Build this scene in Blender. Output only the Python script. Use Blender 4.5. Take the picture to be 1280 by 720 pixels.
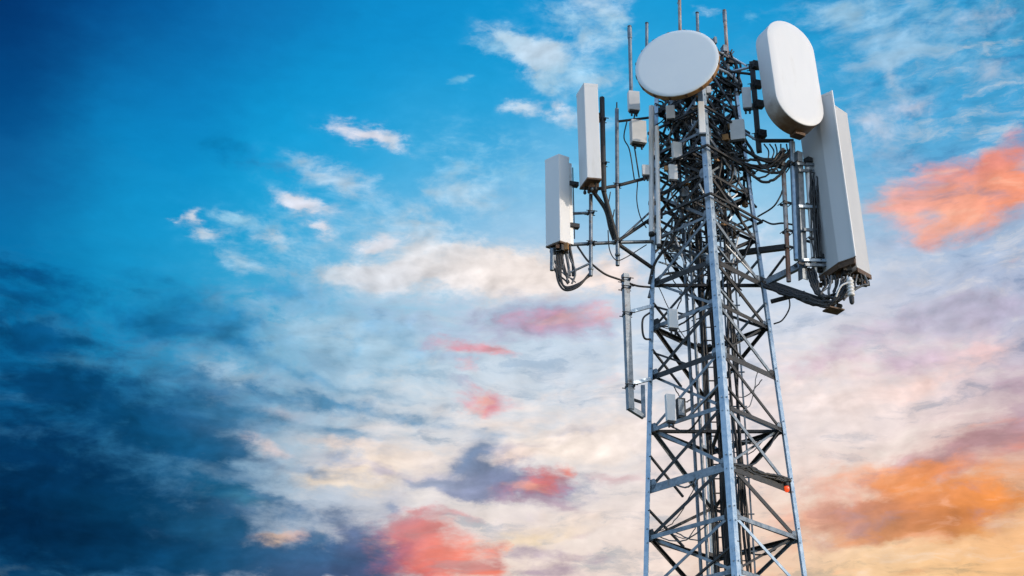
import bpy, bmesh, math, random
from mathutils import Vector, Matrix, Quaternion

scene = bpy.context.scene
for o in list(bpy.data.objects):
    bpy.data.objects.remove(o)
COL = scene.collection
R = math.radians

# ---------------------------------------------------------------- camera
EYE = Vector((0.0, 0.0, 1.7))
PITCH = R(26.0)
cam_data = bpy.data.cameras.new('camera')
cam_data.sensor_width = 36.0
cam_data.lens = 36.0 * 2000.0 / 1280.0
cam_data.clip_start = 0.1
cam_data.clip_end = 20000.0
camera = bpy.data.objects.new('camera', cam_data)
camera.location = EYE
camera.rotation_euler = (math.pi / 2 + PITCH, 0, 0)
COL.objects.link(camera)
scene.camera = camera

scene.cycles.use_adaptive_sampling = True
scene.cycles.adaptive_threshold = 0.02
scene.cycles.adaptive_min_samples = 6

# ---------------------------------------------------------------- exposure
scene.view_settings.view_transform = 'Standard'
scene.view_settings.look = 'None'
scene.view_settings.exposure = 0.0
scene.view_settings.gamma = 1.0
scene.view_settings.use_curve_mapping = False

# ---------------------------------------------------------------- sun (low in the west, to the right of the view)
SUN_AZ, SUN_EL = R(119.0), R(17.0)          # azimuth clockwise from the view direction +Y
sd = bpy.data.lights.new('sun', 'SUN')
sd.energy = 2.0
sd.angle = R(0.6)
sd.color = (1.0, 0.85, 0.70)
sun = bpy.data.objects.new('sun', sd)
to_sun = Vector((math.sin(SUN_AZ) * math.cos(SUN_EL), math.cos(SUN_AZ) * math.cos(SUN_EL), math.sin(SUN_EL)))
sun.rotation_euler = to_sun.to_track_quat('Z', 'Y').to_euler()
sun.location = (60, -10, 40)
COL.objects.link(sun)

# ---------------------------------------------------------------- sky
# The dusk sky is described by azimuth*cos(26 deg) and elevation, both in degrees:
# clear-air colours, then clouds (centre, radii, tilt, density, linear colour).
CLEAR_AIR = [
    (-19.163, 34.29, 0.0009, 0.0273, 0.1329),
    (-14.665, 35.089, 0.0015, 0.0762, 0.2789),
    (-9.622, 35.726, 0.003, 0.162, 0.4564),
    (-3.762, 36.131, 0.0037, 0.2623, 0.6105),
    (1.883, 36.186, 0.0037, 0.2961, 0.6584),
    (8.098, 35.866, 0.0037, 0.305, 0.6584),
    (14.084, 35.176, 0.013, 0.305, 0.6308),
    (19.163, 34.29, 0.0612, 0.3278, 0.5776),
    (-18.574, 30.857, 0.0012, 0.0648, 0.2384),
    (-13.066, 31.72, 0.003, 0.2016, 0.5149),
    (-7.236, 32.303, 0.003, 0.314, 0.6724),
    (-1.214, 32.553, 0.007, 0.3515, 0.7011),
    (4.842, 32.445, 0.0319, 0.4125, 0.7605),
    (10.766, 31.991, 0.013, 0.3515, 0.6867),
    (15.11, 31.99, 0.0097, 0.3278, 0.6584),
    (18.618, 31.123, 0.0452, 0.3515, 0.6584),
    (-18.061, 27.643, 0.0015, 0.1384, 0.3813),
    (-12.689, 28.407, 0.003, 0.305, 0.6308),
    (-7.039, 29.204, 0.0091, 0.3916, 0.7305),
    (-2.359, 29.408, 0.0612, 0.4452, 0.7758),
    (2.941, 29.108, 0.1878, 0.5271, 0.807),
    (9.34, 29.03, 0.305, 0.6105, 0.8308),
    (14.784, 29.536, 0.1559, 0.4564, 0.7157),
    (17.734, 25.487, 0.305, 0.4564, 0.6724),
    (-17.614, 24.678, 0.0024, 0.1946, 0.4452),
    (-13.139, 24.984, 0.0037, 0.305, 0.6038),
    (-9.051, 25.368, 0.0176, 0.3916, 0.6867),
    (-4.561, 25.626, 0.305, 0.5906, 0.7913),
    (0.0, 26.0, 0.5149, 0.6584, 0.7913),
    (3.416, 25.378, 0.5457, 0.6584, 0.807),
    (9.029, 25.085, 0.552, 0.6724, 0.8228),
    (14.236, 25.137, 0.4452, 0.5395, 0.7011),
    (17.379, 23.059, 0.552, 0.5395, 0.6584),
    (-17.15, 21.442, 0.003, 0.1144, 0.305),
    (-12.051, 22.291, 0.0212, 0.2232, 0.4564),
    (-8.609, 23.131, 0.0802, 0.3763, 0.6105),
    (-4.453, 22.775, 0.3515, 0.5906, 0.7758),
    (0.0, 21.996, 0.5776, 0.6867, 0.7913),
    (3.889, 22.508, 0.6172, 0.7157, 0.8228),
    (9.359, 22.231, 0.7605, 0.7454, 0.807),
    (13.363, 22.162, 0.855, 0.7157, 0.7157),
    (17.075, 20.904, 0.5776, 0.4342, 0.491),
    (-16.709, 18.225, 0.003, 0.0685, 0.1812),
    (-11.702, 18.699, 0.0212, 0.162, 0.3278),
    (-7.842, 19.792, 0.402, 0.5647, 0.6867),
    (-3.817, 20.238, 0.8388, 0.7454, 0.7157),
    (0.0, 19.723, 0.7605, 0.7305, 0.7454),
    (3.791, 19.391, 0.855, 0.7605, 0.7305),
    (8.09, 19.498, 0.8714, 0.7605, 0.7305),
    (12.38, 20.307, 0.8879, 0.7605, 0.7157),
    (16.637, 17.693, 0.8714, 0.402, 0.1559),
    (-16.289, 15.049, 0.0024, 0.0452, 0.1274),
    (-11.398, 15.429, 0.013, 0.1144, 0.2623),
    (-6.331, 16.512, 0.3763, 0.4287, 0.552),
    (0.0, 16.352, 0.9047, 0.7305, 0.6172),
    (3.697, 16.312, 0.8714, 0.7305, 0.6584),
    (8.428, 16.696, 0.8879, 0.6172, 0.4564),
    (11.41, 15.564, 0.9387, 0.6105, 0.305),
    (16.306, 15.18, 0.9734, 0.6172, 0.305),
]
PALE_CLOUDS = [
    (-0.465, 34.81, 0.93, 0.308, 15, 0.8, 0.4564, 0.6584, 0.8228),
    (-1.235, 34.467, 0.679, 0.224, 10, 0.6, 0.305, 0.5776, 0.7913),
    (1.233, 34.243, 0.801, 0.365, 10, 0.8, 0.6105, 0.7305, 0.855),
    (3.514, 33.402, 0.914, 0.337, 0, 0.6, 0.4564, 0.6584, 0.8228),
    (1.677, 33.111, 0.914, 0.254, 5, 0.6, 0.402, 0.6308, 0.807),
    (4.042, 35.286, 0.743, 0.556, 0, 0.6, 0.402, 0.6308, 0.807),
    (3.445, 36.004, 0.937, 0.388, 0, 0.7, 0.5149, 0.6795, 0.8388),
    (-6.722, 23.814, 4.154, 1.985, 8, 0.42, 0.4342, 0.6308, 0.7605),
    (-2.268, 24.833, 4.248, 1.43, 4, 0.42, 0.6172, 0.6867, 0.7913),
    (-3.483, 27.664, 3.473, 1.428, 0, 0.35, 0.402, 0.6105, 0.7913),
    (0.0, 30.289, 3.568, 1.424, 20, 0.34, 0.305, 0.6105, 0.807),
    (1.854, 34.513, 3.396, 1.96, 20, 0.2, 0.1878, 0.5149, 0.7758),
    (-4.38, 20.788, 4.087, 1.699, 8, 0.38, 0.8388, 0.7305, 0.6867),
    (1.646, 20.847, 3.564, 1.704, 0, 0.42, 0.8714, 0.7605, 0.7157),
    (-12.635, 22.795, 3.43, 1.385, 10, 0.34, 0.0452, 0.2623, 0.4564),
    (-11.755, 19.249, 4.128, 1.651, 8, 0.3, 0.0319, 0.1714, 0.3278),
    (15.014, 33.386, 3.402, 1.889, 10, 0.4, 0.2232, 0.491, 0.7157),
    (13.78, 30.511, 1.676, 1.373, 50, 0.4, 0.3515, 0.5149, 0.7157),
    (13.454, 22.99, 3.671, 1.656, -10, 0.4, 0.8714, 0.6584, 0.6445),
    (9.543, 17.741, 3.108, 1.655, 0, 0.35, 0.9047, 0.6172, 0.5029),
    (-8.922, 27.364, 2.821, 1.128, 10, 0.3, 0.2232, 0.5149, 0.7305),
    (-7.039, 29.204, 3.186, 1.132, 20, 0.28, 0.1559, 0.4851, 0.7305),
    (2.335, 35.342, 1.244, 0.502, 25, 0.5, 0.3763, 0.6105, 0.807),
    (0.617, 34.305, 1.295, 0.393, 20, 0.9, 0.6105, 0.7157, 0.8388),
    (2.933, 34.487, 0.863, 0.448, 0, 0.6, 0.5149, 0.6795, 0.8308),
    (1.535, 33.817, 1.381, 0.45, 15, 0.6, 0.3515, 0.6105, 0.807),
    (3.016, 31.95, 1.204, 0.396, 5, 0.6, 0.5149, 0.6795, 0.8388),
    (0.303, 32.503, 0.667, 0.255, 5, 0.9, 0.6105, 0.7305, 0.855),
    (1.819, 32.459, 0.606, 0.254, 12, 0.9, 0.7157, 0.7758, 0.8714),
    (-2.291, 33.296, 0.336, 0.225, 0, 0.55, 0.1878, 0.5149, 0.7529),
    (-5.392, 31.372, 1.071, 0.367, 14, 1.05, 0.7758, 0.7605, 0.8388),
    (-4.424, 31.049, 0.595, 0.255, 18, 0.7, 0.5149, 0.6584, 0.807),
    (-6.196, 29.768, 1.344, 0.368, 22, 0.8, 0.4851, 0.6445, 0.807),
    (-7.449, 28.808, 0.864, 0.255, 14, 1.15, 0.8388, 0.7913, 0.855),
    (-6.878, 27.992, 0.344, 0.227, 0, 1.05, 0.807, 0.7758, 0.8388),
    (-11.517, 27.946, 0.278, 0.223, 0, 0.95, 0.7157, 0.7454, 0.8228),
    (-10.851, 27.448, 0.446, 0.196, 20, 0.85, 0.6105, 0.7011, 0.807),
    (-10.201, 28.075, 0.394, 0.196, 14, 0.7, 0.305, 0.5776, 0.7758),
    (-8.786, 27.432, 0.622, 0.226, 12, 0.75, 0.5776, 0.6795, 0.7913),
    (-9.691, 26.393, 0.724, 0.253, 20, 0.6, 0.402, 0.6105, 0.7758),
    (-4.923, 27.496, 0.748, 0.228, -10, 1.0, 0.8308, 0.7758, 0.807),
    (-3.501, 28.235, 1.163, 0.342, 5, 0.65, 0.5149, 0.6724, 0.807),
    (-2.371, 29.978, 0.74, 0.513, 30, 0.5, 0.2623, 0.5457, 0.7758),
    (-1.177, 29.142, 1.177, 0.628, 10, 0.6, 0.4851, 0.6584, 0.807),
    (-1.441, 26.707, 2.736, 0.744, 4, 1.2, 0.9047, 0.807, 0.7605),
    (1.437, 26.421, 2.298, 0.802, 3, 1.1, 0.9047, 0.7913, 0.7305),
    (-4.873, 26.327, 1.425, 0.456, -6, 0.9, 0.7605, 0.7454, 0.7758),
    (-6.294, 26.259, 0.85, 0.284, 0, 0.7, 0.6795, 0.7305, 0.7913),
    (3.727, 26.227, 1.143, 0.686, 0, 0.7, 0.8714, 0.7305, 0.6867),
    (-5.618, 24.011, 2.229, 0.569, 10, 0.5, 0.491, 0.6724, 0.7913),
    (-9.628, 22.212, 1.209, 0.448, 18, 0.85, 0.3813, 0.552, 0.7011),
    (-10.319, 21.456, 0.585, 0.251, 14, 0.6, 0.402, 0.552, 0.6867),
    (-15.652, 23.706, 0.903, 0.246, 8, 0.65, 0.0452, 0.2623, 0.4678),
    (-14.987, 22.594, 1.03, 0.246, 8, 0.6, 0.0704, 0.2623, 0.4287),
    (-8.356, 23.432, 0.821, 0.451, 20, 0.6, 0.1559, 0.4564, 0.6584),
    (-10.529, 24.821, 0.437, 0.196, 10, 0.6, 0.0452, 0.3763, 0.6584),
    (-8.658, 20.026, 1.062, 0.447, 8, 0.7, 0.552, 0.6308, 0.7157),
    (-8.063, 21.131, 0.807, 0.253, 8, 0.7, 0.6445, 0.6105, 0.6724),
    (-8.254, 19.966, 0.479, 0.168, 10, 0.7, 0.8714, 0.6172, 0.552),
    (-9.077, 20.281, 0.265, 0.14, 20, 0.6, 0.9131, 0.6105, 0.5457),
    (-10.706, 19.191, 1.04, 0.221, 12, 0.3, 0.0612, 0.2623, 0.4564),
    (-4.61, 19.65, 1.888, 0.564, 0, 0.95, 0.956, 0.7913, 0.6584),
    (-5.661, 19.05, 1.337, 0.393, -6, 0.9, 0.956, 0.7913, 0.6105),
    (-5.719, 20.316, 1.081, 0.282, 6, 0.7, 0.9387, 0.7454, 0.6584),
    (1.638, 20.28, 2.183, 0.567, 4, 0.8, 0.956, 0.8228, 0.7157),
    (3.83, 20.663, 1.363, 0.51, 0, 0.7, 0.9216, 0.8228, 0.7605),
    (0.0, 19.864, 0.708, 0.283, -10, 0.8, 0.9387, 0.7157, 0.6308),
    (-7.861, 16.779, 0.519, 0.303, -10, 1.1, 0.9734, 0.6724, 0.4342),
    (-7.148, 17.089, 0.68, 0.222, -6, 0.85, 0.8388, 0.552, 0.4678),
    (-14.303, 15.757, 0.489, 0.133, 0, 0.5, 0.0452, 0.1413, 0.2423),
    (-15.958, 15.292, 0.718, 0.211, 0, 0.6, 0.0704, 0.1714, 0.2623),
    (-11.409, 16.93, 0.457, 0.164, 15, 0.5, 0.1878, 0.2623, 0.3763),
    (0.532, 17.132, 1.597, 0.336, -6, 0.8, 0.9911, 0.7758, 0.5149),
    (2.139, 17.735, 1.603, 0.392, -4, 0.6, 0.9216, 0.7605, 0.6584),
    (12.863, 34.935, 1.762, 0.542, 10, 0.7, 0.305, 0.5457, 0.7529),
    (14.481, 33.742, 1.573, 0.541, 15, 0.55, 0.305, 0.5149, 0.7305),
    (17.699, 34.029, 1.107, 0.476, 0, 0.6, 0.402, 0.5149, 0.6795),
    (14.977, 33.116, 0.849, 0.243, -5, 0.6, 0.3515, 0.5457, 0.7305),
    (13.111, 30.877, 0.846, 0.44, 10, 0.6, 0.5149, 0.6105, 0.7529),
    (15.018, 31.311, 0.778, 0.272, 5, 0.6, 0.5149, 0.552, 0.6867),
    (14.302, 32.386, 0.566, 0.381, 60, 0.6, 0.4564, 0.5776, 0.7305),
    (7.457, 35.529, 0.49, 0.248, 20, 0.6, 0.402, 0.6105, 0.7913),
    (17.944, 32.07, 0.813, 0.373, 0, 0.5, 0.402, 0.5149, 0.6795),
    (9.265, 35.152, 0.483, 0.22, 0, 0.5, 0.1878, 0.5149, 0.7529),
    (8.577, 26.539, 2.526, 1.695, 0, 0.5, 0.6724, 0.7157, 0.807),
    (7.123, 21.24, 3.786, 1.691, 0, 0.6, 0.8714, 0.7758, 0.7605),
    (13.898, 26.858, 1.62, 0.552, 0, 0.5, 0.4564, 0.5457, 0.7157),
    (11.443, 21.505, 1.845, 1.111, 0, 0.6, 0.9047, 0.7758, 0.7305),
    (13.851, 21.833, 1.811, 0.33, -10, 0.5, 0.956, 0.6724, 0.6038),
    (15.784, 22.719, 1.277, 0.381, 0, 0.5, 0.8714, 0.5776, 0.5776),
]
DARK_CLOUDS = [
    (-10.897, 19.873, 1.828, 0.609, 10, 0.72, 0.0036, 0.1, 0.246),
    (-10.649, 21.571, 1.858, 0.613, 12, 0.63, 0.0036, 0.1102, 0.2711),
    (-10.67, 18.776, 1.814, 0.442, 6, 0.54, 0.0056, 0.1102, 0.246),
    (-13.882, 22.107, 2.074, 0.495, 8, 0.54, 0.0021, 0.0729, 0.2002),
    (-9.273, 21.11, 2.135, 0.252, 8, 0.63, 0.016, 0.1766, 0.3498),
    (-10.723, 22.408, 1.603, 0.223, 12, 0.54, 0.0056, 0.1599, 0.3498),
    (-7.206, 22.651, 1.368, 0.17, 10, 0.495, 0.1022, 0.3278, 0.5457),
    (-5.257, 22.176, 1.649, 0.17, 6, 0.54, 0.1559, 0.3515, 0.5457),
    (-7.009, 19.273, 1.598, 0.168, 8, 0.495, 0.2232, 0.3278, 0.4678),
    (-5.462, 20.609, 1.084, 0.141, 0, 0.45, 0.305, 0.4342, 0.5776),
    (-8.317, 18.926, 1.582, 0.195, 6, 0.54, 0.1559, 0.2874, 0.4342),
    (-5.874, 17.921, 1.324, 0.223, 10, 0.63, 0.1274, 0.2086, 0.3515),
    (-10.048, 20.775, 1.059, 0.195, 10, 0.54, 0.0072, 0.1441, 0.316),
    (-3.343, 22.809, 1.389, 0.142, 6, 0.45, 0.305, 0.491, 0.6584),
    (1.646, 20.847, 1.645, 0.142, -4, 0.45, 0.6172, 0.6172, 0.6867),
    (-6.241, 25.264, 3.933, 1.137, 12, 0.36, 0.117, 0.3712, 0.6172),
    (-8.082, 23.45, 3.29, 1.13, 14, 0.342, 0.0612, 0.2874, 0.5149),
    (-4.752, 23.334, 3.336, 1.025, 8, 0.324, 0.2232, 0.4564, 0.6445),
    (-7.082, 20.536, 2.959, 1.012, 8, 0.36, 0.2623, 0.4342, 0.5906),
    (-3.243, 19.122, 3.235, 1.015, 0, 0.27, 0.5149, 0.5149, 0.6172),
    (-0.569, 25.139, 3.412, 0.859, 0, 0.324, 0.3916, 0.5029, 0.6724),
    (-14.434, 24.554, 3.686, 1.101, 8, 0.378, 0.0021, 0.1441, 0.365),
    (5.982, 20.164, 4.312, 1.408, 0, 0.225, 0.7305, 0.6172, 0.6584),
    (14.335, 23.728, 3.401, 1.1, -8, 0.378, 0.5149, 0.4793, 0.6172),
    (11.676, 18.425, 3.076, 1.097, -4, 0.378, 0.6172, 0.3515, 0.305),
    (0.534, 17.468, 3.203, 0.841, 0, 0.252, 0.6172, 0.552, 0.6172),
    (-10.32, 30.351, 1.435, 0.502, 14, 0.495, 0.0021, 0.2054, 0.4755),
    (-7.955, 29.85, 0.87, 0.338, 10, 0.315, 0.0024, 0.2159, 0.5029),
    (-17.045, 25.26, 1.287, 0.434, 10, 0.99, 0.0018, 0.0612, 0.1861),
    (-17.057, 24.428, 1.788, 0.271, 6, 0.765, 0.0021, 0.0771, 0.2148),
    (-15.341, 23.329, 2.065, 0.465, 8, 0.945, 0.0021, 0.0858, 0.2301),
    (-17.146, 23.229, 1.515, 0.486, 5, 0.9, 0.0015, 0.0575, 0.1661),
    (-12.676, 25.737, 1.082, 0.278, 5, 0.405, 0.0031, 0.213, 0.4755),
    (-12.049, 24.959, 1.621, 0.557, 5, 0.63, 0.0031, 0.2054, 0.4405),
    (-11.683, 24.01, 1.881, 0.418, 10, 0.765, 0.0031, 0.1441, 0.3351),
    (-9.81, 24.458, 1.094, 0.337, 10, 0.54, 0.0036, 0.2534, 0.5245),
    (-9.464, 23.579, 1.089, 0.394, 30, 0.63, 0.0056, 0.1835, 0.4017),
    (-8.366, 25.56, 0.836, 0.226, 0, 0.54, 0.013, 0.305, 0.6105),
    (-6.794, 25.091, 1.119, 0.284, 10, 0.315, 0.1878, 0.4564, 0.6584),
    (-15.644, 21.63, 2.788, 0.87, 10, 0.9, 0.0015, 0.0474, 0.1414),
    (-15.37, 19.461, 3.494, 1.622, 0, 0.99, 0.0013, 0.0356, 0.1138),
    (-15.318, 17.016, 3.669, 1.604, 0, 1.215, 0.0005, 0.0159, 0.0543),
    (-12.148, 20.606, 2.601, 0.663, 12, 0.855, 0.0021, 0.0858, 0.2148),
    (-10.374, 19.912, 1.573, 0.444, 10, 0.81, 0.0056, 0.1154, 0.2584),
    (-11.344, 17.622, 3.065, 0.657, 5, 0.855, 0.0021, 0.0649, 0.1661),
    (-12.227, 16.189, 3.006, 0.703, 0, 0.99, 0.0015, 0.0412, 0.1191),
    (-8.905, 16.121, 2.824, 0.603, 0, 0.9, 0.0056, 0.0858, 0.2002),
    (-9.326, 18.309, 1.303, 0.387, 8, 0.675, 0.0134, 0.1441, 0.2886),
    (-9.759, 17.175, 1.288, 0.44, 8, 0.72, 0.016, 0.1293, 0.2711),
    (-8.509, 21.724, 1.483, 0.393, 8, 0.81, 0.0273, 0.1878, 0.3763),
    (-6.332, 21.704, 1.09, 0.339, 5, 0.675, 0.0612, 0.2307, 0.4125),
    (-3.853, 21.372, 1.919, 0.284, 8, 0.765, 0.117, 0.2961, 0.491),
    (-6.017, 20.869, 0.678, 0.226, 0, 0.63, 0.0887, 0.2623, 0.4564),
    (-7.885, 18.39, 0.579, 0.195, 0, 0.54, 0.1022, 0.2232, 0.3763),
    (-7.465, 17.993, 1.052, 0.278, 15, 0.675, 0.0802, 0.1878, 0.3419),
    (-8.233, 17.676, 1.305, 0.277, 5, 0.54, 0.1022, 0.2051, 0.3515),
    (-9.055, 18.187, 0.626, 0.166, 0, 0.54, 0.0908, 0.2979, 0.4292),
    (-5.962, 19.742, 0.645, 0.197, 8, 0.54, 0.402, 0.4452, 0.5776),
    (-4.33, 19.376, 1.077, 0.169, 6, 0.45, 0.6724, 0.552, 0.6038),
    (-6.331, 16.512, 1.828, 0.553, 0, 0.855, 0.0423, 0.1274, 0.2705),
    (-4.518, 17.183, 1.216, 0.446, 20, 0.9, 0.107, 0.162, 0.2961),
    (-3.96, 16.306, 1.315, 0.777, 10, 1.08, 0.0762, 0.1022, 0.2232),
    (-6.363, 17.121, 0.525, 0.278, 0, 0.72, 0.0802, 0.1878, 0.3325),
    (-4.291, 18.252, 0.374, 0.224, 0, 0.72, 0.1878, 0.2623, 0.4125),
    (-5.255, 15.856, 1.566, 0.387, 0, 0.9, 0.0395, 0.0802, 0.1878),
    (-7.079, 15.875, 1.294, 0.385, 0, 0.81, 0.0452, 0.0931, 0.2016),
    (-1.63, 19.657, 0.706, 0.311, -10, 0.72, 0.1221, 0.2232, 0.3916),
    (-2.162, 19.029, 1.35, 0.141, 4, 0.54, 0.1878, 0.2623, 0.402),
    (-0.272, 19.581, 0.923, 0.17, -8, 0.54, 0.1878, 0.2623, 0.402),
    (-1.227, 20.114, 0.6, 0.255, 0, 0.72, 0.1221, 0.2232, 0.3916),
    (-0.677, 19.156, 1.245, 0.339, 8, 0.765, 0.1384, 0.2159, 0.3813),
    (0.0, 18.875, 2.025, 0.395, 2, 0.99, 0.2086, 0.2307, 0.3813),
    (-1.617, 18.641, 1.077, 0.225, 0, 0.855, 0.2016, 0.2542, 0.4125),
    (-2.97, 18.987, 0.808, 0.169, 10, 0.63, 0.305, 0.3763, 0.5149),
    (-1.096, 20.626, 0.821, 0.284, 0, 0.63, 0.2623, 0.4125, 0.5906),
    (0.273, 20.289, 1.093, 0.142, -8, 0.54, 0.5776, 0.5149, 0.5776),
    (1.344, 18.306, 0.806, 0.169, 12, 0.63, 0.491, 0.3419, 0.4125),
    (0.541, 19.156, 1.624, 0.452, 5, 0.81, 0.1878, 0.2232, 0.3712),
    (0.567, 24.853, 2.269, 0.63, 0, 0.765, 0.3916, 0.3916, 0.552),
    (1.698, 24.556, 1.696, 0.515, 0, 0.63, 0.491, 0.3813, 0.5271),
    (-1.681, 23.412, 0.84, 0.229, 5, 0.54, 0.402, 0.4793, 0.6308),
    (-3.955, 24.504, 1.125, 0.285, 10, 0.405, 0.305, 0.5149, 0.7011),
    (-3.375, 23.95, 1.402, 0.228, 10, 0.36, 0.305, 0.5149, 0.6867),
    (-1.392, 22.616, 0.445, 0.143, 0, 0.54, 0.4564, 0.4342, 0.5776),
    (0.0, 29.434, 0.767, 0.571, 0, 0.45, 0.1878, 0.4564, 0.7157),
    (3.514, 19.172, 0.755, 0.169, -6, 0.765, 0.6584, 0.4564, 0.4678),
    (0.398, 16.63, 0.583, 0.223, 0, 0.81, 0.4342, 0.3419, 0.4125),
    (2.118, 16.478, 0.952, 0.195, 5, 0.765, 0.4678, 0.3515, 0.4342),
    (1.321, 16.208, 0.792, 0.167, 8, 0.72, 0.4564, 0.3515, 0.4125),
    (0.791, 15.933, 1.582, 0.222, 0, 0.81, 0.402, 0.305, 0.3813),
    (2.13, 17.231, 0.532, 0.112, 0, 0.45, 0.7605, 0.6038, 0.6172),
    (15.221, 24.456, 1.826, 0.384, -4, 0.675, 0.4452, 0.4342, 0.5647),
    (17.007, 24.076, 1.019, 0.433, -8, 0.63, 0.4452, 0.4125, 0.552),
    (11.628, 23.453, 1.338, 0.334, -14, 0.63, 0.6172, 0.5149, 0.6308),
    (13.423, 22.714, 1.308, 0.386, -4, 0.54, 0.6172, 0.4564, 0.552),
    (10.48, 22.709, 1.073, 0.252, -14, 0.585, 0.6867, 0.5149, 0.5906),
    (14.891, 23.94, 1.564, 0.274, 0, 0.45, 0.5149, 0.4793, 0.6172),
    (15.619, 19.434, 1.741, 0.594, -18, 0.9, 0.491, 0.2874, 0.314),
    (16.628, 20.96, 0.598, 1.079, 10, 0.81, 0.5149, 0.3712, 0.4564),
    (14.287, 18.886, 1.507, 0.38, 0, 0.81, 0.5271, 0.305, 0.305),
    (16.433, 19.889, 0.99, 0.538, 0, 0.72, 0.4564, 0.2462, 0.2542),
    (13.037, 19.14, 0.764, 0.273, -20, 0.54, 0.6724, 0.4564, 0.4793),
]
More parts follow.
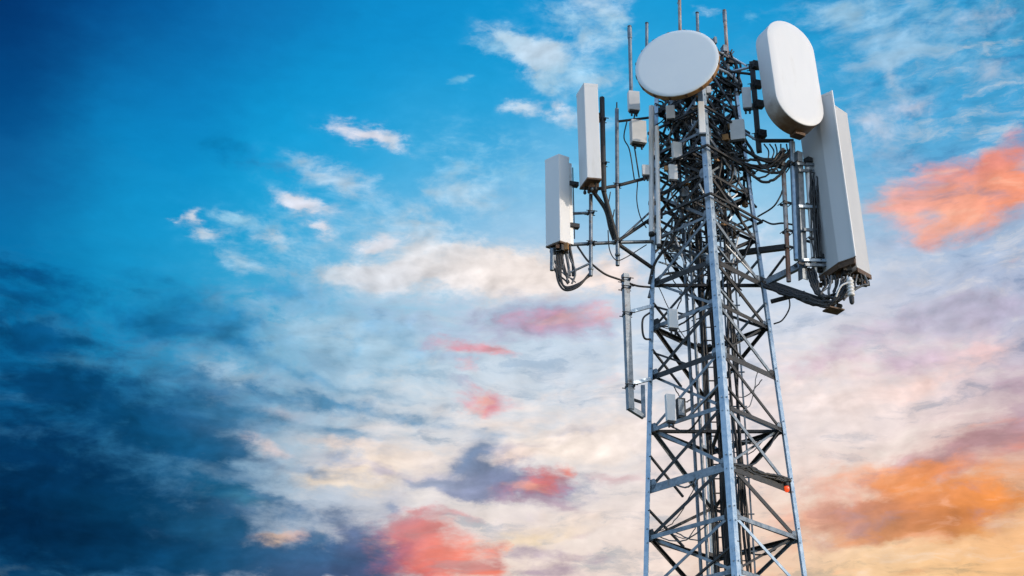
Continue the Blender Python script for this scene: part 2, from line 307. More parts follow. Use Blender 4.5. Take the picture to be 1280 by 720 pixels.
SUNSET_CLOUDS = [
    (-3.574, 16.593, 0.897, 0.723, 0, 0.63, 0.2874, 0.15, 0.2542),
    (-3.739, 17.706, 0.692, 0.392, 10, 0.49, 0.4342, 0.2016, 0.2705),
    (-0.405, 18.818, 0.81, 0.395, 0, 0.42, 0.305, 0.2016, 0.314),
    (15.149, 28.09, 2.022, 0.931, -6, 0.875, 0.956, 0.3813, 0.2623),
    (17.035, 27.948, 1.845, 1.083, -6, 0.91, 0.956, 0.305, 0.1559),
    (17.601, 28.134, 1.049, 0.755, 0, 0.7, 0.9734, 0.2874, 0.117),
    (15.462, 27.35, 1.201, 0.711, -20, 0.77, 0.9734, 0.4342, 0.2623),
    (15.004, 29.087, 1.09, 0.383, -8, 0.63, 0.9216, 0.305, 0.2542),
    (13.774, 28.134, 0.984, 0.607, 0, 0.595, 0.9734, 0.4452, 0.3613),
    (18.092, 29.899, 0.689, 0.321, -10, 0.49, 0.7605, 0.305, 0.3515),
    (17.195, 29.03, 1.329, 0.378, -10, 0.7, 0.8714, 0.2623, 0.2159),
    (14.705, 26.755, 0.589, 0.275, 20, 0.63, 0.9734, 0.402, 0.3325),
    (17.606, 25.507, 0.359, 0.216, 0, 0.35, 0.8714, 0.4564, 0.4564),
    (-1.548, 23.929, 1.35, 0.315, 4, 0.84, 0.7454, 0.2874, 0.3712),
    (0.568, 24.996, 1.704, 0.344, 0, 0.56, 0.6724, 0.3515, 0.4793),
    (-0.562, 23.708, 0.843, 0.2, 8, 0.63, 0.8388, 0.314, 0.3613),
    (0.0, 23.652, 0.562, 0.143, 5, 0.49, 0.9216, 0.402, 0.402),
    (1.416, 24.703, 1.416, 0.343, 0, 0.525, 0.7157, 0.305, 0.4125),
    (3.404, 24.949, 0.735, 0.257, 0, 0.665, 0.9216, 0.3515, 0.3515),
    (-1.258, 23.131, 0.559, 0.2, 10, 0.665, 0.9047, 0.3515, 0.3813),
    (-0.886, 21.993, 0.942, 0.428, 8, 1.12, 0.7913, 0.2307, 0.2874),
    (-1.936, 21.868, 0.442, 0.171, 20, 0.49, 0.7605, 0.3515, 0.4342),
    (2.827, 24.535, 1.129, 0.4, 0, 0.35, 0.7157, 0.4342, 0.5271),
    (3.201, 22.67, 0.555, 0.228, 0, 0.35, 0.9216, 0.6172, 0.6038),
    (1.353, 19.151, 0.92, 0.395, -6, 0.945, 0.8714, 0.2016, 0.162),
    (0.756, 18.817, 0.809, 0.226, 0, 0.63, 0.6172, 0.2159, 0.2462),
    (2.168, 19.367, 0.271, 0.226, 0, 0.7, 0.956, 0.2623, 0.1878),
    (0.269, 18.452, 1.345, 0.169, 0, 0.42, 0.5149, 0.305, 0.3813),
    (-2.523, 16.891, 1.113, 0.725, 25, 0.945, 0.8714, 0.1946, 0.1384),
    (-1.322, 16.347, 0.899, 0.612, 35, 0.98, 0.956, 0.2086, 0.1274),
    (-3.196, 17.298, 0.903, 0.615, 10, 0.7, 0.6172, 0.1878, 0.2016),
    (-2.679, 18.008, 1.07, 0.224, 6, 0.63, 0.6172, 0.305, 0.3515),
    (-3.35, 18.079, 0.321, 0.168, 0, 0.56, 0.8714, 0.2623, 0.2232),
    (-1.607, 17.882, 0.696, 0.14, 12, 0.525, 0.7605, 0.402, 0.4233),
    (-2.373, 16.002, 1.316, 0.444, 0, 0.84, 0.7157, 0.1384, 0.117),
    (-0.791, 16.016, 0.528, 0.278, 20, 0.84, 0.9734, 0.2232, 0.1274),
    (-0.796, 16.768, 0.478, 0.279, 30, 0.7, 0.9734, 0.2542, 0.1746),
    (13.441, 18.142, 1.51, 0.652, 10, 0.91, 0.8714, 0.2874, 0.0685),
    (13.233, 18.572, 0.861, 0.436, 0, 0.7, 0.9387, 0.3231, 0.0723),
    (14.117, 17.399, 1.739, 0.539, -6, 0.91, 0.6724, 0.2159, 0.0545),
    (12.361, 17.546, 1.771, 0.381, -4, 0.84, 0.6038, 0.2086, 0.0976),
    (11.064, 17.366, 1.532, 0.383, -6, 0.77, 0.6172, 0.2705, 0.1746),
    (15.853, 18.318, 1.229, 0.536, -10, 0.875, 0.8714, 0.2874, 0.0723),
    (15.89, 17.636, 1.221, 0.374, -4, 0.84, 0.956, 0.305, 0.0482),
    (14.303, 16.838, 1.234, 0.376, 0, 0.805, 0.6584, 0.2159, 0.0685),
    (10.737, 16.564, 1.78, 0.273, -6, 0.7, 0.7305, 0.305, 0.162),
    (12.796, 16.828, 1.753, 0.271, -2, 0.7, 0.6724, 0.2874, 0.1274),
    (11.729, 18.974, 1.03, 0.33, 6, 0.63, 0.956, 0.4793, 0.305),
    (10.387, 18.519, 1.037, 0.276, 0, 0.49, 0.9216, 0.5149, 0.402),
    (16.662, 19.725, 0.641, 0.43, 0, 0.56, 0.7305, 0.2086, 0.117),
    (15.868, 20.393, 0.75, 0.216, -14, 0.56, 0.956, 0.3813, 0.2462),
    (16.342, 17.319, 0.339, 0.266, 0, 0.56, 0.6867, 0.305, 0.1274),
    (14.271, 18.751, 0.602, 0.271, 20, 0.56, 0.956, 0.305, 0.0887),
    (11.394, 18.17, 0.923, 0.274, 0, 0.49, 0.7157, 0.3515, 0.2874),
    (9.78, 17.45, 1.032, 0.55, 0, 0.42, 0.7605, 0.4342, 0.3515),
    (11.959, 18.679, 2.306, 0.274, -4, 0.42, 0.9216, 0.4342, 0.2623),
    (10.337, 17.912, 1.548, 0.33, -6, 0.56, 0.7454, 0.3515, 0.2623),
    (14.804, 18.972, 2.0, 0.271, -12, 0.56, 0.807, 0.305, 0.1559),
    (15.788, 16.836, 1.457, 0.213, -4, 0.49, 0.956, 0.4564, 0.1274),
    (11.548, 17.058, 2.791, 0.218, -3, 0.56, 0.491, 0.2159, 0.15),
    (14.612, 17.354, 1.483, 0.269, -6, 0.56, 0.552, 0.1746, 0.0482),
    (11.084, 17.585, 2.302, 0.219, -4, 0.63, 0.4564, 0.2016, 0.162),
    (13.15, 15.416, 0.642, 0.161, 0, 0.63, 0.6172, 0.2232, 0.0931),
    (10.905, 15.569, 0.756, 0.108, 0, 0.42, 0.9216, 0.402, 0.1878),
    (8.368, 15.818, 1.028, 0.219, 0, 0.49, 0.956, 0.3515, 0.1559),
    (14.425, 15.747, 1.466, 0.16, -6, 0.42, 0.956, 0.552, 0.2232),
]


world = bpy.data.worlds.new('World')
scene.world = world
world.use_nodes = True
nt = world.node_tree
nt.nodes.clear()
L = nt.links


def setin(sock, v):
    if isinstance(v, bpy.types.NodeSocket):
        L.new(v, sock)
    else:
        sock.default_value = v


def m(op, a, b=None, c=None, clamp=False):
    n = nt.nodes.new('ShaderNodeMath')
    n.operation = op
    n.use_clamp = clamp
    for i, v in enumerate((a, b, c)):
        if v is not None:
            setin(n.inputs[i], v)
    return n.outputs[0]


def vm(op, a, b=None, c=None, out=0):
    n = nt.nodes.new('ShaderNodeVectorMath')
    n.operation = op
    for i, v in enumerate((a, b, c)):
        if v is not None:
            setin(n.inputs[i], v)
    return n.outputs[out]


def scaled(col, f):
    n = nt.nodes.new('ShaderNodeVectorMath')
    n.operation = 'SCALE'
    n.inputs[0].default_value = col
    setin(n.inputs['Scale'], f)
    return n.outputs[0]


def scaled_socket(col, f):
    n = nt.nodes.new('ShaderNodeVectorMath')
    n.operation = 'SCALE'
    L.new(col, n.inputs[0])
    setin(n.inputs['Scale'], f)
    return n.outputs[0]


def smooth(v, lo, hi):
    n = nt.nodes.new('ShaderNodeMapRange')
    n.interpolation_type = 'SMOOTHSTEP'
    n.inputs['From Min'].default_value = lo
    n.inputs['From Max'].default_value = hi
    setin(n.inputs['Value'], v)
    return n.outputs['Result']


def noise(vec, scale, detail=5.0, rough=0.55, color=False):
    n = nt.nodes.new('ShaderNodeTexNoise')
    n.inputs['Scale'].default_value = scale
    n.inputs['Detail'].default_value = detail
    n.inputs['Roughness'].default_value = rough
    setin(n.inputs['Vector'], vec)
    return n.outputs['Color' if color else 'Fac']


def mixc(f, a, b):
    n = nt.nodes.new('ShaderNodeMix')
    n.data_type = 'RGBA'
    setin(n.inputs[0], f)
    setin(n.inputs[6], a)
    setin(n.inputs[7], b)
    return n.outputs[2]


tc = nt.nodes.new('ShaderNodeTexCoord')
sep = nt.nodes.new('ShaderNodeSeparateXYZ')
L.new(tc.outputs['Generated'], sep.inputs[0])
az = m('ARCTAN2', sep.outputs['X'], sep.outputs['Y'])
el = m('ARCSINE', sep.outputs['Z'])
deg = 180.0 / math.pi
comb = nt.nodes.new('ShaderNodeCombineXYZ')
setin(comb.inputs[0], m('MULTIPLY', az, deg * math.cos(R(26))))
setin(comb.inputs[1], m('MULTIPLY', el, deg))
comb.inputs[2].default_value = 1.0
pos = comb.outputs[0]

# clouds lie in long flat banks: stretch the turbulence along the horizon
stretched = vm('MULTIPLY', pos, (0.52, 1.0, 1.0))
turb_a = vm('SUBTRACT', noise(stretched, 0.42, 3.0, 0.5, True), (0.5, 0.5, 0.5))
turb_b = vm('SUBTRACT', noise(stretched, 1.6, 5.0, 0.6, True), (0.5, 0.5, 0.5))
turb = vm('ADD', vm('MULTIPLY', turb_a, (2.2, 1.1, 0.0)), vm('MULTIPLY', turb_b, (1.6, 0.9, 0.0)))
warped = vm('ADD', pos, turb)
soft = vm('ADD', pos, vm('MULTIPLY', turb, (0.8, 0.8, 0.0)))
billow = noise(stretched, 0.9, 7.0, 0.6)
wisps = noise(vm('ADD', stretched, vm('MULTIPLY', turb_a, (1.5, 1.0, 0.0))), 2.2, 7.0, 0.62)
shade = noise(vm('ADD', stretched, vm('MULTIPLY', turb_a, (2.5, 1.6, 0.0))), 1.3, 6.0, 0.6)
folds = noise(vm('ADD', vm('MULTIPLY', pos, (0.42, 1.25, 1.0)), vm('MULTIPLY', turb_a, (2.0, 1.5, 0.0))), 0.95, 6.0, 0.6)


def in_group(name, fill):
    """Run fill(position socket) inside a node group of its own; it returns the colour sum and the weight sum."""
    global nt, L
    outer = nt
    nt = bpy.data.node_groups.new(name, 'ShaderNodeTree')
    L = nt.links
    nt.interface.new_socket('position', in_out='INPUT', socket_type='NodeSocketVector')
    nt.interface.new_socket('colour', in_out='OUTPUT', socket_type='NodeSocketVector')
    nt.interface.new_socket('weight', in_out='OUTPUT', socket_type='NodeSocketFloat')
    gi = nt.nodes.new('NodeGroupInput')
    c, w = fill(gi.outputs[0])
    go = nt.nodes.new('NodeGroupOutput')
    L.new(c, go.inputs[0])
    L.new(w, go.inputs[1])
    tree = nt
    nt = outer
    L = nt.links
    return tree


def summed(groups, p):
    c, w = (0.0, 0.0, 0.0), 1e-6
    for g in groups:
        n = nt.nodes.new('ShaderNodeGroup')
        n.node_tree = g
        L.new(p, n.inputs[0])
        c = vm('ADD', n.outputs[0], c)
        w = m('ADD', n.outputs[1], w)
    return vm('DIVIDE', c, w), w


def clear_air(rows, sigma):
    def fill(p):
        acc_c, acc_w = (0.0, 0.0, 0.0), 0.0
        for (a, e, r, g, b) in rows:
            d = vm('DISTANCE', p, (a, e, 1.0), out=1)
            w = m('POWER', math.exp(-1.0 / sigma ** 2), m('MULTIPLY', d, d))
            acc_c = vm('ADD', scaled((r, g, b), w), acc_c)
            acc_w = m('ADD', w, acc_w)
        return acc_c, acc_w
    return fill


def cloud_layer(rows):
    def fill(p):
        acc_c, acc_w = (0.0, 0.0, 0.0), 0.0
        for (a, e, rx, ry, tilt, amp, r, g, b) in rows:
            t = R(-tilt)
            c, s = math.cos(t), math.sin(t)
            u = vm('DOT_PRODUCT', p, (c / rx, s / rx, -(a * c + e * s) / rx), out=1)
            v = vm('DOT_PRODUCT', p, (-s / ry, c / ry, (a * s - e * c) / ry), out=1)
            q = m('MULTIPLY_ADD', v, v, m('MULTIPLY', u, u))
            w = m('POWER', 0.36788, m('SUBTRACT', q, math.log(amp)))
            acc_w = m('ADD', w, acc_w)
            acc_c = vm('ADD', scaled((r, g, b), w), acc_c)
        return acc_c, acc_w
    return fill


def chunks(name, rows, maker, n=10):
    return [in_group(name, maker(rows[i:i + n])) for i in range(0, len(rows), n)]


def density(w, n1, k1, n2, k2, lo, hi):
    d = m('MULTIPLY_ADD', m('SUBTRACT', n1, 0.5), k1, w)
    d = m('MULTIPLY_ADD', m('SUBTRACT', n2, 0.5), k2, d)
    d = m('MULTIPLY', d, smooth(w, 0.02, 0.3))
    return smooth(d, lo, hi)


sky_col = summed(chunks('clear_air', CLEAR_AIR, lambda r: clear_air(r, 2.9)), soft)[0]
# broken streaks of thin cloud, thickest low in the sky and absent in the clear upper left
streak = noise(vm('ADD', vm('MULTIPLY', pos, (0.34, 1.15, 1.0)), vm('ADD', vm('MULTIPLY', turb_a, (1.6, 1.6, 0.0)), vm('MULTIPLY', turb_b, (0.5, 0.6, 0.0)))), 1.25, 9.0, 0.63)
reach = m('MAXIMUM', vm('DOT_PRODUCT', soft, (0.01, -0.20, 5.55), out=1), vm('DOT_PRODUCT', soft, (0.13, 0.0, -1.1), out=1))
cover = smooth(reach, -0.1, 1.2)
streak_tint = mixc(smooth(vm('DOT_PRODUCT', soft, (1.0, -0.35, 0.0), out=1), -19.0, -11.0), (0.07, 0.30, 0.52, 1), (0.96, 0.86, 0.78, 1))
sky_col = mixc(m('MULTIPLY', m('MULTIPLY', smooth(streak, 0.49, 0.70), cover), 0.66), sky_col, mixc(0.55, sky_col, streak_tint))
sky_col = mixc(m('MULTIPLY', m('MULTIPLY', smooth(streak, 0.50, 0.32), cover), 0.85), sky_col, vm('MULTIPLY', sky_col, (0.56, 0.66, 0.76)))
cloudy = m('MULTIPLY', cover, 0.55)
for rows_name, rows, lo, hi, k1, k2, relief, opaque in (
        ('pale_clouds', PALE_CLOUDS, -0.05, 1.20, 1.2, 1.9, 0.06, 1.0),
        ('dark_clouds', DARK_CLOUDS, -0.08, 1.25, 1.6, 1.6, 0.36, 0.97),
        ('sunset_clouds', SUNSET_CLOUDS, 0.02, 1.45, 1.2, 1.5, 0.20, 0.90)):
    c, w = summed(chunks(rows_name, rows, cloud_layer), warped)
    c = scaled_socket(c, m('MULTIPLY_ADD', m('SUBTRACT', shade, 0.5), relief * 2.0, 1.0))
    if rows is SUNSET_CLOUDS:
        # the lit tops glow, thicker folds turn mauve
        c = mixc(m('MULTIPLY', smooth(folds, 0.50, 0.68), 0.62), c, (0.44, 0.25, 0.27, 1))
        c = mixc(m('MULTIPLY', smooth(folds, 0.46, 0.34), 0.45), c, (1.0, 0.52, 0.34, 1))
    mask = m('MULTIPLY', density(w, billow, k1, wisps, k2, lo, hi), opaque)
    sky_col = mixc(mask, sky_col, c)
    cloudy = m('MAXIMUM', cloudy, mask)
# billows: the side of every puff turned to the low sun on the right is brighter than the far side
puff_pos = vm('ADD', vm('MULTIPLY', pos, (0.62, 1.0, 1.0)), vm('MULTIPLY', turb_a, (0.9, 0.9, 0.0)))
relief = m('SUBTRACT', noise(puff_pos, 1.0, 4.0, 0.5), noise(vm('ADD', puff_pos, (0.20, -0.16, 0.0)), 1.0, 4.0, 0.5))
lift = m('MULTIPLY_ADD', m('MULTIPLY', relief, cloudy), 1.0, 1.0)
sky_col = scaled_socket(sky_col, m('MAXIMUM', lift, 0.35))
sky_col = scaled_socket(sky_col, m('MULTIPLY_ADD', m('SUBTRACT', wisps, 0.5), 0.16, 1.0))

nish = nt.nodes.new('ShaderNodeTexSky')
nish.sky_type = 'NISHITA'
nish.sun_disc = False
nish.sun_elevation = SUN_EL
nish.sun_rotation = SUN_AZ
bg_clear = nt.nodes.new('ShaderNodeBackground')
bg_clear.inputs['Strength'].default_value = 0.15
L.new(nish.outputs[0], bg_clear.inputs['Color'])
bg_dusk = nt.nodes.new('ShaderNodeBackground')
L.new(sky_col, bg_dusk.inputs['Color'])
# the cloudy dusk part of the sky gives way to clear sky overhead and behind
spread = vm('DOT_PRODUCT', tc.outputs['Generated'], (0.0, math.cos(R(26)), math.sin(R(26))), out=1)
front = smooth(spread, math.cos(R(55)), math.cos(R(30)))
# added fill light: unseen pale blue glow overhead and behind, mottled by noise
bg_fill = nt.nodes.new('ShaderNodeBackground')
L.new(mixc(smooth(billow, 0.3, 0.7), (0.12, 0.30, 0.58, 1), (0.40, 0.53, 0.72, 1)), bg_fill.inputs['Color'])
adds = nt.nodes.new('ShaderNodeAddShader')
L.new(bg_clear.outputs[0], adds.inputs[0])
L.new(bg_fill.outputs[0], adds.inputs[1])
mixs = nt.nodes.new('ShaderNodeMixShader')
L.new(front, mixs.inputs[0])
L.new(adds.outputs[0], mixs.inputs[1])
L.new(bg_dusk.outputs[0], mixs.inputs[2])
wout = nt.nodes.new('ShaderNodeOutputWorld')
L.new(mixs.outputs[0], wout.inputs['Surface'])
world.cycles.sampling_method = 'MANUAL'
world.cycles.sample_map_resolution = 512

# ================================================================ materials
def new_mat(name):
    mat = bpy.data.materials.new(name)
    mat.use_nodes = True
    t = mat.node_tree
    return mat, t, t.nodes['Principled BSDF']


def mottled(name, ca, cb, scale=6.0, metallic=0.0, rough=(0.4, 0.6), stain=None, stain_cut=(0.58, 0.72), stain_scale=2.5, bump=0.0, stretch=(1, 1, 1), grain=None):
    """Two tones broken up by noise, an optional third stain tone with ragged edges, and uneven gloss."""
    mat, t, b = new_mat(name)
    ln = t.links
    tc = t.nodes.new('ShaderNodeTexCoord')
    mp = t.nodes.new('ShaderNodeMapping')
    mp.inputs['Scale'].default_value = stretch
    ln.new(tc.outputs['Object'], mp.inputs['Vector'])
    n = t.nodes.new('ShaderNodeTexNoise')
    n.inputs['Scale'].default_value = scale
    n.inputs['Detail'].default_value = 8
    n.inputs['Roughness'].default_value = 0.65
    ln.new(mp.outputs[0], n.inputs['Vector'])
    cr = t.nodes.new('ShaderNodeMapRange')
    cr.inputs['From Min'].default_value = 0.32
    cr.inputs['From Max'].default_value = 0.68
    ln.new(n.outputs['Fac'], cr.inputs['Value'])
    mx = t.nodes.new('ShaderNodeMix')
    mx.data_type = 'RGBA'
    mx.inputs[6].default_value = (*ca, 1)
    mx.inputs[7].default_value = (*cb, 1)
    ln.new(cr.outputs[0], mx.inputs[0])
    col = mx.outputs[2]
    b.inputs['Metallic'].default_value = metallic
    if stain:
        n2 = t.nodes.new('ShaderNodeTexNoise')
        n2.inputs['Scale'].default_value = stain_scale
        n2.inputs['Detail'].default_value = 9
        n2.inputs['Roughness'].default_value = 0.7
        ln.new(mp.outputs[0], n2.inputs['Vector'])
        r2 = t.nodes.new('ShaderNodeMapRange')
        r2.interpolation_type = 'SMOOTHSTEP'
        r2.inputs['From Min'].default_value = stain_cut[0]
        r2.inputs['From Max'].default_value = stain_cut[1]
        ln.new(n2.outputs['Fac'], r2.inputs['Value'])
        m2 = t.nodes.new('ShaderNodeMix')
        m2.data_type = 'RGBA'
        ln.new(r2.outputs[0], m2.inputs[0])
        ln.new(col, m2.inputs[6])
        m2.inputs[7].default_value = (*stain, 1)
        col = m2.outputs[2]
        if metallic:
            mm = t.nodes.new('ShaderNodeMapRange')
            mm.inputs['To Min'].default_value = metallic
            mm.inputs['To Max'].default_value = 0.0
            ln.new(r2.outputs[0], mm.inputs['Value'])
            ln.new(mm.outputs[0], b.inputs['Metallic'])
    ln.new(col, b.inputs['Base Color'])
    rr = t.nodes.new('ShaderNodeMapRange')
    rr.inputs['To Min'].default_value = rough[0]
    rr.inputs['To Max'].default_value = rough[1]
    ln.new(n.outputs['Fac'], rr.inputs['Value'])
    ln.new(rr.outputs[0], b.inputs['Roughness'])
    if bump:
        bp = t.nodes.new('ShaderNodeBump')
        bp.inputs['Strength'].default_value = bump
        bp.inputs['Distance'].default_value = 0.01
        ln.new(n.outputs['Fac'], bp.inputs['Height'])
        ln.new(bp.outputs[0], b.inputs['Normal'])
    return mat


M = {}
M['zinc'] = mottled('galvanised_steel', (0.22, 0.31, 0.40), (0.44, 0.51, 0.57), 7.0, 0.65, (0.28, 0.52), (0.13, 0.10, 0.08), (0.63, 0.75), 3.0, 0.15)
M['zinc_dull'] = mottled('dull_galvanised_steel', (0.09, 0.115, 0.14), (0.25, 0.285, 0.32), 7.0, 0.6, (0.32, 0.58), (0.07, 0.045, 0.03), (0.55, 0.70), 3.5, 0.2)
M['dark_steel'] = mottled('weathered_shaded_steel', (0.012, 0.013, 0.015), (0.036, 0.037, 0.040), 8.0, 0.1, (0.5, 0.75), (0.08, 0.04, 0.02), (0.60, 0.74), 4.0, 0.25)  # dark base also carries the shade of braces facing away
M['rust_pipe'] = mottled('rust_streaked_pipe', (0.30, 0.30, 0.31), (0.42, 0.41, 0.40), 5.0, 0.3, (0.45, 0.65), (0.20, 0.09, 0.05), (0.42, 0.60), 3.0, 0.2, (1, 1, 0.5))
M['radome'] = mottled('white_radome_plastic', (0.62, 0.63, 0.645), (0.66, 0.665, 0.675), 1.3, 0.0, (0.42, 0.55), (0.50, 0.49, 0.46), (0.56, 0.80), 0.9, 0.0, (1.6, 1.6, 0.35))
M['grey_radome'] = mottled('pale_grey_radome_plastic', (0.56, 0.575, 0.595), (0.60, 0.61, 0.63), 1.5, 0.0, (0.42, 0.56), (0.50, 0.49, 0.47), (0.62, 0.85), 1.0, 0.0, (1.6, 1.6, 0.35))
M['dish_face'] = mottled('dish_cover_fabric', (0.60, 0.66, 0.71), (0.63, 0.69, 0.73), 1.2, 0.0, (0.5, 0.62), (0.56, 0.61, 0.65), (0.60, 0.85), 1.0)
M['rust_edge'] = mottled('rusty_brown_metal', (0.26, 0.12, 0.035), (0.34, 0.19, 0.07), 6.0, 0.1, (0.5, 0.7), (0.05, 0.028, 0.018), (0.55, 0.72), 5.0, 0.3)
M['dark_rust'] = mottled('dark_rusty_metal', (0.055, 0.028, 0.014), (0.13, 0.065, 0.028), 7.0, 0.0, (0.55, 0.75), (0.24, 0.12, 0.05), (0.60, 0.74), 5.0, 0.3)
M['mid_grey_radome'] = mottled('grey_panel_plastic', (0.42, 0.425, 0.435), (0.46, 0.465, 0.475), 1.5, 0.0, (0.45, 0.6), (0.36, 0.35, 0.33), (0.58, 0.8), 1.0, 0.0, (1.6, 1.6, 0.35))  # even mid-grey plastic of the far-right panel
M['side_wall'] = mottled('stained_grey_side', (0.60, 0.60, 0.61), (0.66, 0.66, 0.66), 2.0, 0.0, (0.45, 0.6), (0.30, 0.17, 0.08), (0.62, 0.78), 1.6, 0.0, (1, 1, 0.5))
def warm_bounce():
    """Grey plastic with warm reflected light painted in brown, raggedly, up from its lower end."""
    mat = mottled('grey_shell_with_warm_bounce', (0.60, 0.62, 0.64), (0.66, 0.67, 0.68), 2.0, 0.0, (0.45, 0.6))
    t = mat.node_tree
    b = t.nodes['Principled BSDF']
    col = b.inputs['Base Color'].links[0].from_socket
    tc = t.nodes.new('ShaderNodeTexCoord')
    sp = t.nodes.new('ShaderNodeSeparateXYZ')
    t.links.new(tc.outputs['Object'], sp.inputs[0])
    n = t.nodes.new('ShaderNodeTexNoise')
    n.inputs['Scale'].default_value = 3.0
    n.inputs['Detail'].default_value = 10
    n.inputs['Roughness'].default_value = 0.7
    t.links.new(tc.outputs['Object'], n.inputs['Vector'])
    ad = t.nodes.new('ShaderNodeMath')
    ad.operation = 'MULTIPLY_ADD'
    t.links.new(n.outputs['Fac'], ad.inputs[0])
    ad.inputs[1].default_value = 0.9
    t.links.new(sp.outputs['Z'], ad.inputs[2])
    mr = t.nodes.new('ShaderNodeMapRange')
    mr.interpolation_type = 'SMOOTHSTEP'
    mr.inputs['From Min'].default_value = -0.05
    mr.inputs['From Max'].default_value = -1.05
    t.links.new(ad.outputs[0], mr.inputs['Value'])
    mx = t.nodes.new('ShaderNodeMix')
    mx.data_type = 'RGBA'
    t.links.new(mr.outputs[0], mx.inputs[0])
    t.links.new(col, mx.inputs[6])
    mx.inputs[7].default_value = (0.17, 0.085, 0.035, 1)  # brown that stands in for warm reflected light
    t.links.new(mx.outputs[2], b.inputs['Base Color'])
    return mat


M['warm_bounce'] = warm_bounce()
M['housing'] = mottled('painted_grey_housing', (0.58, 0.60, 0.61), (0.68, 0.69, 0.70), 5.0, 0.0, (0.4, 0.6), (0.28, 0.24, 0.20), (0.62, 0.76), 4.0, 0.05)
M['white_pole'] = mottled('white_painted_pole', (0.66, 0.66, 0.66), (0.76, 0.75, 0.74), 4.0, 0.1, (0.4, 0.6), (0.25, 0.20, 0.16), (0.58, 0.72), 4.0, 0.1, (1, 1, 0.4))
M['rubber'] = mottled('black_cable_jacket', (0.006, 0.006, 0.007), (0.018, 0.018, 0.019), 9.0, 0.0, (0.4, 0.6), (0.045, 0.042, 0.04), (0.62, 0.78), 6.0)
M['grey_cable'] = mottled('weathered_grey_cable', (0.07, 0.075, 0.085), (0.14, 0.15, 0.16), 9.0, 0.0, (0.4, 0.6), (0.25, 0.25, 0.25), (0.6, 0.75), 6.0)
M['porcelain'] = mottled('glossy_white_insulator', (0.66, 0.66, 0.65), (0.76, 0.75, 0.74), 8.0, 0.0, (0.15, 0.3))
M['concrete'] = mottled('concrete', (0.28, 0.27, 0.26), (0.38, 0.37, 0.35), 3.0, 0.0, (0.8, 0.95), (0.2, 0.19, 0.18), (0.55, 0.7), 1.2, 0.3)
M['ground'] = mottled('dry_meadow', (0.07, 0.08, 0.035), (0.17, 0.15, 0.085), 0.35, 0.0, (0.85, 1.0), (0.13, 0.10, 0.07), (0.55, 0.7), 0.08, 0.0)
_m, _t, _b = new_mat('lit_red_lens')
_b.inputs['Base Color'].default_value = (0.75, 0.06, 0.02, 1)
_b.inputs['Roughness'].default_value = 0.2
_b.inputs['Emission Color'].default_value = (1.0, 0.10, 0.02, 1)
_b.inputs['Emission Strength'].default_value = 0.7
M['lens'] = _m


# ================================================================ mesh helpers
def frame(d, up=None):
    d = d.normalized()
    up = up or (Vector((0, 0, 1)) if abs(d.z) < 0.95 else Vector((0, 1, 0)))
    x = up.cross(d)
    if x.length < 1e-6:
        x = Vector((1, 0, 0)).cross(d)
    x.normalize()
    return x, d.cross(x).normalized(), d


